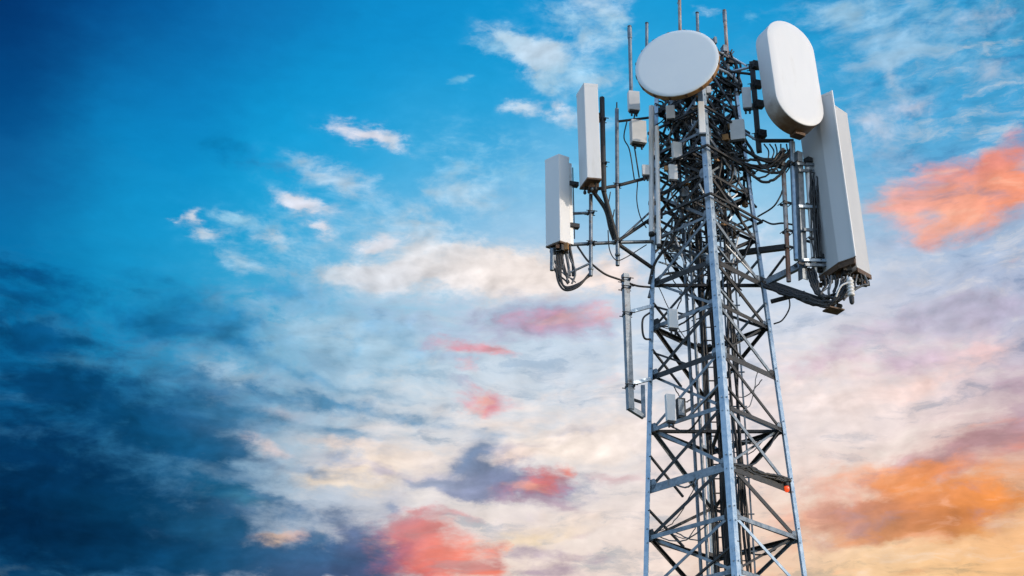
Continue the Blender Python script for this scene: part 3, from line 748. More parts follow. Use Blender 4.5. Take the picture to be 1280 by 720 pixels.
class MB:
    def __init__(self):
        self.v, self.f, self.s = [], [], []

    def add(self, verts, faces, smooth=False):
        k = len(self.v)
        self.v += [Vector(p) for p in verts]
        self.f += [tuple(i + k for i in f) for f in faces]
        self.s += [smooth] * len(faces)
        return self

    def loft(self, rings, smooth=False, caps=True):
        n = len(rings[0])
        verts = [p for r in rings for p in r]
        faces = []
        for i in range(len(rings) - 1):
            for j in range(n):
                a, b = i * n + j, i * n + (j + 1) % n
                faces.append((a, b, b + n, a + n))
        self.add(verts, faces, smooth)
        if caps:
            self.add(rings[0], [tuple(reversed(range(n)))])
            self.add(rings[-1], [tuple(range(n))])
        return self

    def bar(self, a, b, w, h, up=None):
        a, b = Vector(a), Vector(b)
        x, y, _ = frame(b - a, up)
        o = [(-w / 2, -h / 2), (w / 2, -h / 2), (w / 2, h / 2), (-w / 2, h / 2)]
        return self.loft([[p + x * i + y * j for i, j in o] for p in (a, b)])

    def angle(self, a, b, n1, n2, w, th):
        """Steel angle: flanges run from the corner line a-b towards n1 and n2."""
        a, b = Vector(a), Vector(b)
        d = (b - a).normalized()
        n1 = (n1 - d * n1.dot(d)).normalized()
        n2 = (n2 - d * n2.dot(d)).normalized()
        pr = [(0, 0), (w, 0), (w, th), (th, th), (th, w), (0, w)]
        return self.loft([[p + n1 * i + n2 * j for i, j in pr] for p in (a, b)])

    def tube(self, pts, r, seg=8, smooth=True, r_end=None):
        pts = [Vector(p) for p in pts]
        d0 = (pts[1] - pts[0])
        x, y, _ = frame(d0)
        rings = []
        for i, p in enumerate(pts):
            d = (pts[min(i + 1, len(pts) - 1)] - pts[max(i - 1, 0)]).normalized()
            x = (x - d * x.dot(d)).normalized()
            y = d.cross(x)
            rr = r if r_end is None else r + (r_end - r) * i / (len(pts) - 1)
            rings.append([p + x * (rr * math.cos(2 * math.pi * k / seg)) + y * (rr * math.sin(2 * math.pi * k / seg)) for k in range(seg)])
        return self.loft(rings, smooth)

    def box(self, c, size, rz=0.0, mat3=None):
        c = Vector(c)
        rot = mat3 or Matrix.Rotation(rz, 3, 'Z')
        sx, sy, sz = (s / 2 for s in size)
        o = [(-1, -1), (1, -1), (1, 1), (-1, 1)]
        return self.loft([[c + rot @ Vector((i * sx, j * sy, k * sz)) for i, j in o] for k in (-1, 1)])

    def prism(self, xy, z0, z1, xy_top=None):
        xy_top = xy_top or xy
        return self.loft([[Vector((x, y, z0)) for x, y in xy], [Vector((x, y, z1)) for x, y in xy_top]])

    def lathe(self, prof, c, axis, seg=48, smooth=True, squash=1.0, up=None):
        """prof: (radius, distance along axis)."""
        c = Vector(c)
        x, y, d = frame(Vector(axis), up)
        rings = [[c + d * h + x * (r * math.cos(2 * math.pi * k / seg)) + y * (squash * r * math.sin(2 * math.pi * k / seg)) for k in range(seg)] for r, h in prof]
        return self.loft(rings, smooth)

    def build(self, name, mat, parent=None, loc=None, bevel=0.0):
        base = Vector(loc) if loc is not None else Vector((0, 0, 0))
        if parent is not None:
            base = parent.location if parent.type == 'EMPTY' else Vector(parent['base'])
        me = bpy.data.meshes.new(name)
        me.from_pydata([tuple(p - base) for p in self.v], [], self.f)
        me.polygons.foreach_set('use_smooth', self.s)
        bm = bmesh.new()
        bm.from_mesh(me)
        bmesh.ops.remove_doubles(bm, verts=bm.verts, dist=1e-5) if not any(self.s) else None
        bmesh.ops.recalc_face_normals(bm, faces=bm.faces)
        if bevel:
            bmesh.ops.bevel(bm, geom=[e for e in bm.edges], offset=bevel, segments=2, profile=0.7, affect='EDGES', clamp_overlap=True)
        bm.to_mesh(me)
        bm.free()
        me.materials.append(mat)
        o = bpy.data.objects.new(name, me)
        COL.objects.link(o)
        o['base'] = tuple(base)
        if parent is not None:
            o.parent = parent
        else:
            o.location = base
        return o


def smooth_path(pts, n=10):
    pts = [Vector(p) for p in pts]
    e = [pts[0] * 2 - pts[1]] + pts + [pts[-1] * 2 - pts[-2]]
    out = []
    for i in range(1, len(e) - 2):
        p0, p1, p2, p3 = e[i - 1:i + 3]
        for k in range(n):
            t = k / n
            out.append(0.5 * ((2 * p1) + (p2 - p0) * t + (2 * p0 - 5 * p1 + 4 * p2 - p3) * t * t + (3 * p1 - p0 - 3 * p2 + p3) * t ** 3))
    return out + [pts[-1]]


def tag(o, label=None, cat=None, group=None, kind=None):
    for k, v in (('label', label), ('category', cat), ('group', group), ('kind', kind)):
        if v:
            o[k] = v
    return o


def thing(name, loc, label, cat, group=None):
    o = bpy.data.objects.new(name, None)
    o.location = loc
    o.empty_display_size = 0.2
    COL.objects.link(o)
    return tag(o, label, cat, group)


def kids(o):
    return [c for c in bpy.data.objects if c.parent == o]


def copy_tree(o, parent=None):
    c = o.copy()
    COL.objects.link(c)
    if parent is not None:
        c.parent = parent
    for ch in kids(o):
        copy_tree(ch, c)
    return c


CP, SP = math.cos(PITCH), math.sin(PITCH)


def spot(px, py, y):
    """The point standing y metres away whose bearing was measured at (px, py) on the 1280-wide photograph."""
    u, v = (px - 640) / 2000.0, (360 - py) / 2000.0
    t = y / (CP - v * SP)
    return Vector((u * t, y, EYE.z + t * (SP + v * CP)))


# ================================================================ ground
g = MB()
N = 48
rings = [0, 8, 30, 80, 200, 600, 2000, 6000]
rv = random.Random(3)
verts = [(0, 0, 0)]
faces = []
for ri, r in enumerate(rings[1:]):
    for k in range(N):
        a = 2 * math.pi * k / N
        verts.append((r * math.cos(a), r * math.sin(a), 0.0 if r < 200 else rv.uniform(-0.004, 0.0) * r * 0.3))
for k in range(N):
    faces.append((0, 1 + k, 1 + (k + 1) % N))
for ri in range(len(rings) - 2):
    for k in range(N):
        a, b = 1 + ri * N + k, 1 + ri * N + (k + 1) % N
        faces.append((a, a + N, b + N, b))
g.add(verts, faces, True)
gr = g.build('ground', M['ground'])
tag(gr, 'dry grassy ground around the foot of the tower', 'ground', kind='structure')

# ================================================================ the lattice tower
CX, CY = 4.09, 30.0


def half(z):
    return 1.57 - 0.0585 * (z - 10.2)


DIRS = {'left': Vector((-1, 0, 0)), 'front': Vector((0, -1, 0)), 'right': Vector((1, 0, 0)), 'back': Vector((0, 1, 0))}
ORDER = ['left', 'front', 'right', 'back']


def corner(n, z):
    return Vector((CX, CY, z)) + DIRS[n] * half(z)


TOP = 21.7
tower = thing('lattice_tower', (CX, CY, 0), 'tall square galvanised steel lattice tower carrying all the antennas', 'tower')
pad = MB().box((CX, CY, 0.15), (5.2, 5.2, 0.5), R(45)).build('concrete_base', M['concrete'], tower, bevel=0.03)
LEVELS = [0.4, 3.6, 6.4, 8.75, 9.9, 10.97, 12.0, 13.2, 14.35, 15.45, 16.45, 17.5, 18.55, 19.6, 20.65, 21.6]
for i, n in enumerate(ORDER):
    a, b = ORDER[i - 1], ORDER[(i + 1) % 4]
    mb = MB()
    wd = 0.128 if n == 'front' else 0.115
    mb.angle(corner(n, 0.3), corner(n, TOP if n != 'front' else 21.3), DIRS[a] - DIRS[n], DIRS[b] - DIRS[n], wd, 0.016)
    # splice plates and bolt heads along both flanges
    for z in LEVELS[2:]:
        c = corner(n, z)
        for q in (a, b):
            f = (DIRS[q] - DIRS[n]).normalized()
            nrm = (DIRS[n] + DIRS[q]).normalized()
            for dz in (-0.14, 0.14):
                for du in (0.07,):
                    p = c + f * du + Vector((0, 0, dz)) + nrm * 0.012
                    mb.bar(p - nrm * 0.01, p + nrm * 0.012, 0.024, 0.024)
    mb.build('leg', M['zinc'], tower)

rng = random.Random(11)


def face_frame(i):
    a, b = ORDER[i], ORDER[(i + 1) % 4]
    nrm = (DIRS[a] + DIRS[b]).normalized()
    along = (DIRS[b] - DIRS[a]).normalized()
    return a, b, nrm, along


DOWN = Vector((0, 0, -1))
# faces: 0 left-front, 1 front-right, 2 right-back, 3 back-left
low = MB()
for i in range(4):
    a, b, nrm, along = face_frame(i)
    back = i >= 2
    inset = 0.06
    for li, z in enumerate(LEVELS):
        pa = corner(a, z) + along * inset - nrm * 0.026
        pb = corner(b, z) - along * inset - nrm * 0.026
        size = 0.085 if z > 8 else 0.12
        if z > 17:
            size = 0.06
        if abs(z - 12.0) < 0.01:
            size = 0.17
        if abs(z - 16.45) < 0.01 or abs(z - 14.35) < 0.01:
            size = 0.115
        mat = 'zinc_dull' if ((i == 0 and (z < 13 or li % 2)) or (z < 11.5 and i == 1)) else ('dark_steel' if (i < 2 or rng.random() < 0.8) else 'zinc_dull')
        if i >= 2 and 8 < z < 17 and li % 2 == 0:
            continue
        if z < 8:
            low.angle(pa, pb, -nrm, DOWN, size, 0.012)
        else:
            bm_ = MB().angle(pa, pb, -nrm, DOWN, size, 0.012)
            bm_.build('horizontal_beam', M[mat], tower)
        # gusset plates where beams and braces meet the legs
        if z > 8:
            for p, sg in ((corner(a, z), 1), (corner(b, z), -1)):
                q = p + along * sg * 0.16 - nrm * 0.032
                gp = MB()
                hw = rng.uniform(0.06, 0.11)
                hh = rng.uniform(0.07, 0.13)
                ring = [(-hw, -hh), (hw * 0.5, -hh), (hw, -hh * 0.4), (hw, hh * 0.4), (hw * 0.5, hh), (-hw, hh)]
                gp.loft([[q + along * (x * sg) + Vector((0, 0, y)) + nrm * k for x, y in ring] for k in (-0.006, 0.006)])
                gp.build('gusset_plate', M['zinc_dull' if rng.random() < 0.6 else 'dark_steel'], tower)
    for li in range(len(LEVELS) - 1):
        z0, z1 = LEVELS[li], LEVELS[li + 1]
        a0, b0 = corner(a, z0) + along * 0.1, corner(b, z0) - along * 0.1
        a1, b1 = corner(a, z1) + along * 0.1, corner(b, z1) - along * 0.1
        k1, k2 = -0.040, -0.062
        if z0 < 8:
            low.angle(a0 + nrm * k1, b1 + nrm * k1, -nrm, DOWN, 0.11, 0.012)
            low.angle(a1 + nrm * k2 * 2.2, b0 + nrm * k2 * 2.2, -nrm, DOWN, 0.11, 0.012)
            continue
        w = rng.uniform(0.055, 0.075)
        if i == 1:
            # sunny face: one brace falling to the right, a thin tie crossing it in places
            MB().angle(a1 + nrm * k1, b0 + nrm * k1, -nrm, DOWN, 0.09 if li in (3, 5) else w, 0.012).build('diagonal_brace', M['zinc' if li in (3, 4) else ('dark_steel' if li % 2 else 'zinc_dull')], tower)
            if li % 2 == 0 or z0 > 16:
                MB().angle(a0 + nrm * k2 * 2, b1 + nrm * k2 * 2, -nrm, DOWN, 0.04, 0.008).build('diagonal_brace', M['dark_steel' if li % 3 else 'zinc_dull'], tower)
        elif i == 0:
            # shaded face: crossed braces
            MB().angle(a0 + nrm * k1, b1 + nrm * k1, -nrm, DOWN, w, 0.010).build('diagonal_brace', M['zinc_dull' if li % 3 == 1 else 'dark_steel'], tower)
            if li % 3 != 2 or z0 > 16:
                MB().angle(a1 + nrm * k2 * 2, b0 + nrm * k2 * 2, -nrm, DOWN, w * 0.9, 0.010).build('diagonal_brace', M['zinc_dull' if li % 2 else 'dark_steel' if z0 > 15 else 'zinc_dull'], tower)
        else:
            # far faces: a single zigzag, doubled up in the head
            p, q = (a0, b1) if (li + i) % 2 else (a1, b0)
            MB().angle(p + nrm * k1, q + nrm * k1, -nrm, DOWN, w, 0.010).build('diagonal_brace', M['dark_steel' if (li + i) % 3 else 'zinc_dull'], tower)  # dark steel on most far bars puts their shade into the colour
            if z0 > 17:
                p, q = (a1, b0) if (li + i) % 2 else (a0, b1)
                MB().angle(p + nrm * k2 * 2, q + nrm * k2 * 2, -nrm, DOWN, w, 0.010).build('diagonal_brace', M['dark_steel'], tower)
low.build('lower_bracing', M['zinc_dull'], tower)
# plan bracing: a flat cross inside every second level
for z in LEVELS[4::3]:
    MB().bar(corner('left', z) + Vector((0.1, 0, -0.06)), corner('right', z) + Vector((-0.1, 0, -0.06)), 0.06, 0.06).build('plan_brace', M['dark_steel'], tower)
    MB().bar(corner('front', z) + Vector((0, 0.15, -0.13)), corner('back', z) + Vector((0, -0.15, -0.13)), 0.06, 0.06).build('plan_brace', M['dark_steel'], tower)
# redundant struts between mid-bay points
for li in range(3, len(LEVELS) - 1):
    z0, z1 = LEVELS[li], LEVELS[li + 1]
    for i in range(4):
        a, b, nrm, along = face_frame(i)
        if rng.random() < (0.75 if z0 > 15 else 0.4):
            pm = (corner(a, z0) + corner(b, z0)) / 2 - nrm * 0.1
            q = corner(rng.choice((a, b)), (z0 + z1) / 2) - nrm * 0.1 + (along * 0.0)
            MB().bar(pm, q, 0.04, 0.04).build('secondary_brace', M[rng.choice(('dark_steel', 'dark_steel', 'zinc_dull'))], tower)

# climbing ladder up the middle, made of two dark rails and round rungs
lad = MB()
LY = 30.15
for x in (3.93, 4.17):
    lad.bar((x, LY, 0.5), (x, LY, 21.5), 0.05, 0.07)
z = 0.8
while z < 21.4:
    lad.tube([(3.93, LY, z), (4.17, LY, z)], 0.014, 6)
    z += 0.3
lad.build('ladder', M['dark_steel'], tower)
tray = MB()
for x in (4.40, 4.66):
    tray.bar((x, 29.95, 0.5), (x, 29.95, 21.0), 0.03, 0.05)
z = 0.9
while z < 21:
    tray.bar((4.36, 29.93, z), (4.72, 29.93, z), 0.035, 0.02)
    z += 0.75
tray.build('cable_tray', M['zinc_dull'], tower)
for x, y in ((3.78, 30.1), (3.66, 30.25)):
    MB().tube([(x, y, 0.5), (x, y, 20.8)], 0.035, 8).build('riser_pipe', M['zinc_dull'], tower)

# steel ring platforms and clamps that crowd the tower head
for z in (17.9, 19.1, 20.1, 21.2):
    ring = MB()
    pr = [corner(n, z) + DIRS[n] * 0.12 for n in ORDER]
    for k in range(4):
        ring.bar(pr[k], pr[(k + 1) % 4], 0.04, 0.045)
    for k in range(5):
        t = (k + 0.5) / 5
        ring.bar(pr[0].lerp(pr[1], t) + Vector((0, 0, 0.05)), pr[3].lerp(pr[2], t) + Vector((0, 0, 0.05)), 0.03, 0.05)
    ring.build('head_ring', M['dark_steel'], tower)
for k in range(80):
    z = rng.uniform(16.8, 21.9)
    s = rng.uniform(0.05, 0.13)
    r = half(z) * rng.uniform(0.2, 1.05)
    an = rng.choice((0, 1, 2, 3)) * math.pi / 2 + rng.gauss(0, 0.5)
    c = Vector((CX + r * math.cos(an) * 0.9, CY + r * math.sin(an) * 0.9, z))
    cl = MB().box(c, (s, s * rng.uniform(0.6, 1.2), s * rng.uniform(0.6, 1.9)), rng.uniform(0, 3))
    cl.tube([c + Vector((-s, 0, 0.02)), c + Vector((s, 0.02, 0.0))], 0.012, 6)
    cl.build('bolted_clamp', M[rng.choice(('dark_steel', 'dark_steel', 'zinc_dull', 'rust_edge', 'zinc', 'white_pole'))], tower)

# thin bright struts that lace the head together
for k in range(44):
    z = rng.uniform(16.6, 21.3)
    z2 = min(21.6, max(16.4, z + rng.choice((-1, 1)) * rng.uniform(0.25, 0.9)))
    i = rng.randrange(4)
    a, b, nrm, along = face_frame(i)
    p = corner(a, z).lerp(corner(b, z), rng.choice((0.0, 0.3, 0.5, 0.7))) - nrm * rng.uniform(0.05, 0.25)
    q = corner(a, z2).lerp(corner(b, z2), rng.choice((0.3, 0.5, 0.7, 1.0))) - nrm * rng.uniform(0.05, 0.25)
    MB().bar(p, q, 0.028, 0.028).build('lacing_strut', M[rng.choice(('zinc', 'zinc', 'white_pole', 'zinc_dull', 'dark_steel'))], tower)

# ================================================================ mounts
def pipe(mb, a, b, r, seg=10):
    return mb.tube([a, b], r, seg)


def ubolts(mb, p, d, r):
    """A pair of clamp plates with bolt ends round a pole at p; d points from the pole to what it carries."""
    d = Vector(d).normalized()
    sd = Vector((0, 0, 1)).cross(d).normalized()
    for k in (-1, 1):
        mb.bar(p + d * (k * (r + 0.010)) - sd * (r + 0.035), p + d * (k * (r + 0.010)) + sd * (r + 0.035), 0.06, 0.018, d)
    for k in (-1, 1):
        mb.tube([p + sd * (k * (r + 0.05)) - d * (r + 0.07), p + sd * (k * (r + 0.05)) + d * (r + 0.07)], 0.010, 6)


# ---- left side arm
sa = thing('side_arm_mount', spot(813, 303, 29.9), 'grey steel pipe frame reaching out from the left leg to two panel antennas', 'antenna mount')
MB().tube([spot(709, 306, 29.45), spot(771, 303, 29.6), spot(818, 302, 30.0)], 0.038, 10).build('arm', M['zinc_dull'], sa)
MB().tube([spot(736, 238, 29.2), spot(772, 232, 29.6), spot(818, 220, 30.0)], 0.036, 10).build('arm', M['dark_steel'], sa)
MB().tube([spot(771, 136, 29.58), spot(772, 332, 29.58)], 0.042, 10).build('pole', M['zinc_dull'], sa)
MB().tube([spot(771, 128, 29.58), spot(771, 137, 29.58)], 0.015, 6).build('pole_tip', M['dark_steel'], sa)
MB().tube([spot(738.5, 243, 29.4), spot(738.5, 345, 29.4)], 0.040, 10).build('pole', M['zinc_dull'], sa)
MB().tube([spot(752.5, 122, 29.25), spot(755, 240, 29.25)], 0.055, 10).build('pole', M['dark_steel'], sa)
for a, b, r, k in (((773, 301, 29.6), (816, 262, 30.0), 0.022, 'zinc_dull'), ((774, 300, 29.6), (816, 272, 30.05), 0.036, 'dark_steel'), ((774, 306, 29.6), (817, 336, 30.0), 0.042, 'dark_steel'),
                   ((771, 152, 29.6), (812, 147, 30.0), 0.03, 'dark_steel'), ((712, 341, 29.4), (738, 329, 29.4), 0.026, 'zinc_dull'), ((714, 267, 29.5), (739, 266, 29.4), 0.032, 'zinc_dull'),
                   ((754, 237, 29.25), (771, 300, 29.55), 0.05, 'dark_steel')):
    MB().tube([spot(*a), spot(*b)], r, 8).build('brace', M[k], sa)
for p in ((771.5, 303, 29.59), (771.5, 232, 29.59), (738.5, 304, 29.4), (738.5, 266, 29.4), (753, 150, 29.25), (754, 205, 29.25)):
    c = MB()
    ubolts(c, spot(*p), (-1, -0.2, 0), 0.045)
    c.build('clamp', M['dark_steel'], sa)
for px, py in ((753, 225), (772, 320), (738.5, 338)):
    p = spot(px, py, 29.4)
    MB().lathe([(0.03, 0), (0.055, 0.01), (0.055, 0.05), (0.03, 0.06)], p, (0, 0, 1), 10).build('pipe_cap', M['zinc_dull'], sa)

# ---- right side arm
ra = thing('side_arm_mount', spot(955, 354, 30.0), 'heavy steel mount of poles and beams holding the tall antennas on the right', 'antenna mount')
MB().bar(spot(950, 357, 30.0), spot(1003, 331, 29.55), 0.10, 0.13).build('arm', M['zinc_dull'], ra)
MB().bar(spot(944, 347, 30.0), spot(1052, 384, 29.5), 0.09, 0.09).build('arm', M['dark_steel'], ra)
MB().bar(spot(925, 316, 30.3), spot(982, 309, 29.6), 0.11, 0.11).build('arm', M['dark_steel'], ra)
MB().tube([spot(905, 214, 30.0), spot(950, 208, 29.7), spot(992, 205, 29.6)], 0.045, 10).build('arm', M['dark_steel'], ra)
MB().tube([spot(957, 352, 30.0), spot(981, 320, 29.6)], 0.028, 8).build('brace', M['dark_steel'], ra)
MB().tube([spot(964, 377, 29.95), spot(1006, 366, 29.6)], 0.05, 8).build('brace', M['dark_steel'], ra)
MB().tube([spot(978, 186, 29.65), spot(986, 352, 29.65)], 0.05, 10).build('pole', M['rust_pipe'], ra)
MB().tube([spot(990, 178, 29.6), spot(996, 325, 29.6)], 0.065, 12).build('pole', M['zinc'], ra)
pa, pb = spot(997, 188, 29.45), spot(1003.5, 348, 29.45)
MB().angle(pa, pb, Vector((1, 0.6, 0)), Vector((-0.6, 1, 0)), 0.14, 0.014).build('pole', M['zinc_dull'], ra)
MB().tube([spot(1009, 210, 29.6), spot(1019, 352, 29.6)], 0.052, 12).build('pole', M['white_pole'], ra)
MB().tube([spot(1016, 200, 29.75), spot(1025, 340, 29.75)], 0.06, 12).build('pole', M['dark_steel'], ra)
for y, x0, x1 in ((205, 996, 1020), (213, 998, 1018), (258, 998, 1024), (287, 1004, 1022), (325, 1004, 1034), (331, 1006, 1032)):
    MB().bar(spot(x0, y, 29.4), spot(x1, y + 1, 29.65), 0.05, 0.06).build('bracket_bar', M['zinc' if y in (258, 325) else 'zinc_dull'], ra)
for p in ((979, 208, 29.65), (991, 206, 29.6), (998, 205, 29.5), (1010, 258, 29.6), (1013, 300, 29.6), (1017, 326, 29.6), (984, 310, 29.65), (1000, 331, 29.5), (955, 355, 29.95), (982, 255, 29.65), (985, 290, 29.65)):
    c = MB()
    ubolts(c, spot(*p), (0.5, -1, 0), 0.06)
    c.build('clamp', M['dark_steel'], ra)
MB().box(spot(1042, 388, 29.4), (0.36, 0.26, 0.03), R(25)).build('base_plate', M['dark_rust'], ra)
MB().tube([spot(1042, 388, 29.4), spot(1043, 377, 29.4)], 0.05, 10).build('base_stub', M['zinc_dull'], ra)

# ---- pole that carries the oblong antenna
pm = thing('pole_mount', spot(941, 130, 29.8), 'dark pole with pale brace arms between tower top and the oblong antenna', 'antenna mount')
MB().bar(spot(940, 78, 29.7), spot(949, 190, 29.7), 0.11, 0.11, Vector((1, -0.3, 0))).build('pole', M['dark_steel'], pm)
for a, b, r, k in (((905, 92, 29.9), (941, 83, 29.7), 0.035, 'zinc'), ((912, 70, 30.1), (933, 82, 29.75), 0.022, 'white_pole'), ((896, 85, 29.6), (912, 92, 29.8), 0.03, 'white_pole'), ((912, 92, 29.8), (926, 106, 29.9), 0.03, 'white_pole'),
                   ((905, 150, 29.8), (947, 176, 29.7), 0.03, 'zinc'), ((903, 106, 29.9), (928, 107, 29.9), 0.05, 'dark_steel'), ((948, 176, 29.65), (992, 176, 29.6), 0.045, 'dark_steel'), ((900, 88, 29.8), (942, 93, 29.7), 0.03, 'dark_steel')):
    MB().tube([spot(*a), spot(*b)], r, 8).build('brace', M[k], pm)
for p in ((941, 84, 29.7), (943, 108, 29.7), (945, 133, 29.7), (948, 170, 29.7)):
    c = MB()
    ubolts(c, spot(*p), (1, -0.2, 0), 0.07)
    c.box(spot(*p) + Vector((0.06, -0.08, 0)), (0.18, 0.14, 0.16), 0.3)
    c.build('clamp', M['dark_steel'], pm)

# ---- mast pipes above the head
for pts, r, k, lab, tip in (
        ([(787, 34, 29.7), (789, 120, 29.7)], 0.042, 'zinc_dull', 'grey mast pipe with a darker collar at the far left of the tower top', 0.05),
        ([(808.5, 30, 30.2), (808.5, 100, 30.2)], 0.036, 'zinc_dull', 'short thin mast pipe just left of the round dish', 0),
        ([(849, -14, 30.0), (851.5, 110, 30.0)], 0.038, 'rust_pipe', 'rusty mast pipe rising out of the picture above the round dish', 0),
        ([(871.5, 17, 30.3), (874, 100, 30.3)], 0.036, 'zinc_dull', 'short mast pipe behind the right edge of the round dish', 0),
        ([(905.5, 14, 30.0), (913, 130, 30.0)], 0.040, 'rust_pipe', 'tall weathered mast pipe right of the round dish', 0.05)):
    base = spot(*pts[1])
    t = thing('mast_pipe', base, lab, 'mast pipe')
    top = spot(*pts[0])
    pp_ = MB().tube([base, top], r, 10).build('pipe', M[k], t)
    d = (top - base).normalized()
    MB().lathe([(r * 0.6, 0), (r * 1.12, 0.004), (r * 1.12, 0.03), (r * 0.7, 0.04)], top, d, 10).build('pipe_cap', M['dark_steel' if not tip else 'zinc_dull'], pp_)
    if tip:
        MB().tube([top - d * 0.30, top - d * 0.02], r * 1.22, 10).build('collar', M['zinc_dull'], pp_)
p0 = spot(846.5, 4, 30.0)
lr = MB().tube([p0, p0 + Vector((0.06, 0, 0.02))], 0.012, 6).build('step_peg', M['rust_pipe'], loc=p0)
tag(lr, 'small peg sticking out near the top of the rusty mast pipe', 'peg')

# ---- hollow section hung on the left leg lower down
hs = thing('bracket_frame', spot(812, 430, 30.0), 'long dark square tube bracketed off the left leg with an elbow foot', 'bracket')
MB().bar(spot(781.5, 343, 29.75), spot(788, 512, 29.75), 0.125, 0.125, Vector((1, 0.4, 0))).build('upright', M['zinc_dull'], hs)
MB().bar(spot(787, 510, 29.75), spot(805, 521, 29.85), 0.09, 0.10).build('foot', M['zinc_dull'], hs)
MB().bar(spot(803.5, 482, 29.85), spot(804.5, 521, 29.85), 0.08, 0.08).build('short_upright', M['zinc_dull'], hs)
MB().bar(spot(787, 498, 29.8), spot(805, 504, 29.85), 0.04, 0.05).build('foot', M['dark_steel'], hs)
for y0, y1 in ((391, 383), (481, 474)):
    MB().bar(spot(783, y0, 29.75), spot(813, y1, 29.95), 0.06, 0.07).build('arm', M['zinc'], hs)
for py in (350, 360, 393, 483):
    c = MB()
    ubolts(c, spot(782 + (py - 343) * 0.04, py, 29.75), (1, 0.2, 0), 0.065)
    c.build('clamp', M['dark_steel'], hs)


# ================================================================ antennas
def ring_outline(w, h, n=20):
    """Stadium outline, half width w, half height h, counter-clockwise, in (x, z)."""
    pts = []
    for k in range(n + 1):
        a = math.pi * k / n
        pts.append((w * math.cos(a), (h - w) + w * math.sin(a)))
    for k in range(n + 1):
        a = math.pi + math.pi * k / n
        pts.append((w * math.cos(a), -(h - w) + w * math.sin(a)))
    return pts


# round microwave dish
dc = spot(846, 78.5, 28.3)
va = math.atan2(dc.x, dc.y)
na = va + R(10)                                       # the face looks a little to the left of the camera
nrm = Vector((-math.sin(na), -math.cos(na), 0.12)).normalized()
dish = thing('microwave_dish', dc, 'large round pale blue-grey microwave dish facing forward at the tower top', 'dish antenna')
RD = 0.895
prof = [(RD, -0.012), (RD, 0.0), (RD * 0.994, 0.006), (RD * 0.9, 0.009), (RD * 0.6, 0.015), (RD * 0.3, 0.018), (0.001, 0.019)]
MB().lathe(prof, dc, nrm, 96).build('dish_cover', M['dish_face'], dish)
rim_ = MB().lathe([(RD * 0.985, -0.13), (RD * 1.006, -0.125), (RD * 1.006, -0.02), (RD * 1.002, -0.013)], dc, nrm, 96).build('rim', M['rust_edge'], dish)
MB().lathe([(0.15, -0.50), (0.2, -0.48), (RD * 0.6, -0.34), (RD * 0.97, -0.135)], dc, nrm, 64).build('back_shell', M['grey_radome'], dish)
sx_, sy_, _ = frame(nrm)
for k in range(16):
    an = 2 * math.pi * (k + 0.5) / 16
    rad = sx_ * math.cos(an) + sy_ * math.sin(an)
    MB().bar(dc + rad * (RD + 0.010) - nrm * 0.10, dc + rad * (RD + 0.010) - nrm * 0.004, 0.05, 0.014, rad).build('rim_clip', M['dark_rust'], rim_)
hub = dc - nrm * 0.5
b = MB()
b.lathe([(0.16, -0.3), (0.16, 0.03)], hub, nrm, 20)
b.bar(hub - nrm * 0.2, hub - nrm * 0.9, 0.14, 0.16)
b.build('mount_bracket', M['dark_steel'], dish)
for s in (-1, 1):
    sd = Vector((0, 0, 1)).cross(nrm).normalized()
    MB().tube([dc - nrm * 0.25 + sd * (s * 0.6) + Vector((0, 0, -0.2)), hub - nrm * 0.75 + sd * (s * 0.1)], 0.022, 8).build('stay_rod', M['zinc_dull'], dish)

# oblong drum antenna
oc = spot(986.5, 97.5, 29.0)
va = math.atan2(oc.x, oc.y)
na = va - R(40)
face = Vector((-math.sin(na), -math.cos(na), 0.0))
W_, H_, D_ = 0.63, 1.41, 0.42
rotz = Matrix.Rotation(math.atan2(face.y, face.x) + math.pi / 2, 3, 'Z')     # local -Y looks along face
tilt = Matrix.Rotation(R(-6.0), 3, 'X')
roll = Matrix.Rotation(R(1.5), 3, 'Y')
rot = rotz @ tilt @ roll
ob = thing('drum_antenna', oc, 'big white oblong drum antenna with rounded ends, right of the round dish', 'antenna')


def stadium(mb, prof, smooth=True):
    rr = []
    for grow, y in prof:
        rr.append([oc + rot @ Vector((x, y, z)) for x, z in ring_outline(W_ + grow, H_ + grow)])
    mb.loft(rr, smooth)
    return mb


stadium(MB(), [(-0.004, -D_ / 2 + 0.03), (0.0, -D_ / 2 + 0.02), (-0.002, -D_ / 2 - 0.003), (-0.010, -D_ / 2 - 0.008), (-0.2, -D_ / 2 - 0.012), (-0.45, -D_ / 2 - 0.015), (-0.625, -D_ / 2 - 0.016)]).build('front_cover', M['radome'], ob)
stadium(MB(), [(-0.10, D_ / 2), (-0.01, D_ / 2), (0.0, D_ / 2 - 0.02), (0.0, -D_ / 2 + 0.012)]).build('side_shell', M['warm_bounce'], ob)
mbk = MB()
for z in (-0.75, 0.75):
    p = oc + rot @ Vector((0, D_ / 2 - 0.01, z))
    q = p + rot @ Vector((-0.15, 0.35, 0))
    mbk.bar(p, q, 0.12, 0.14)
    mbk.bar(p + Vector((0, 0, -0.15)), p + Vector((0, 0, 0.15)), 0.2, 0.05)
mbk.build('mount_bracket', M['dark_steel'], ob)
pb_ = oc + rot @ Vector((0.1, 0.12, -H_ - 0.02))
MB().box(pb_, (0.26, 0.2, 0.07), 0.5).build('drain_box', M['dark_rust'], ob)


def scaled_ring(xy, k):
    cx = sum(p[0] for p in xy) / len(xy)
    cy = sum(p[1] for p in xy) / len(xy)
    return [(cx + (x - cx) * k, cy + (y - cy) * k) for x, y in xy]


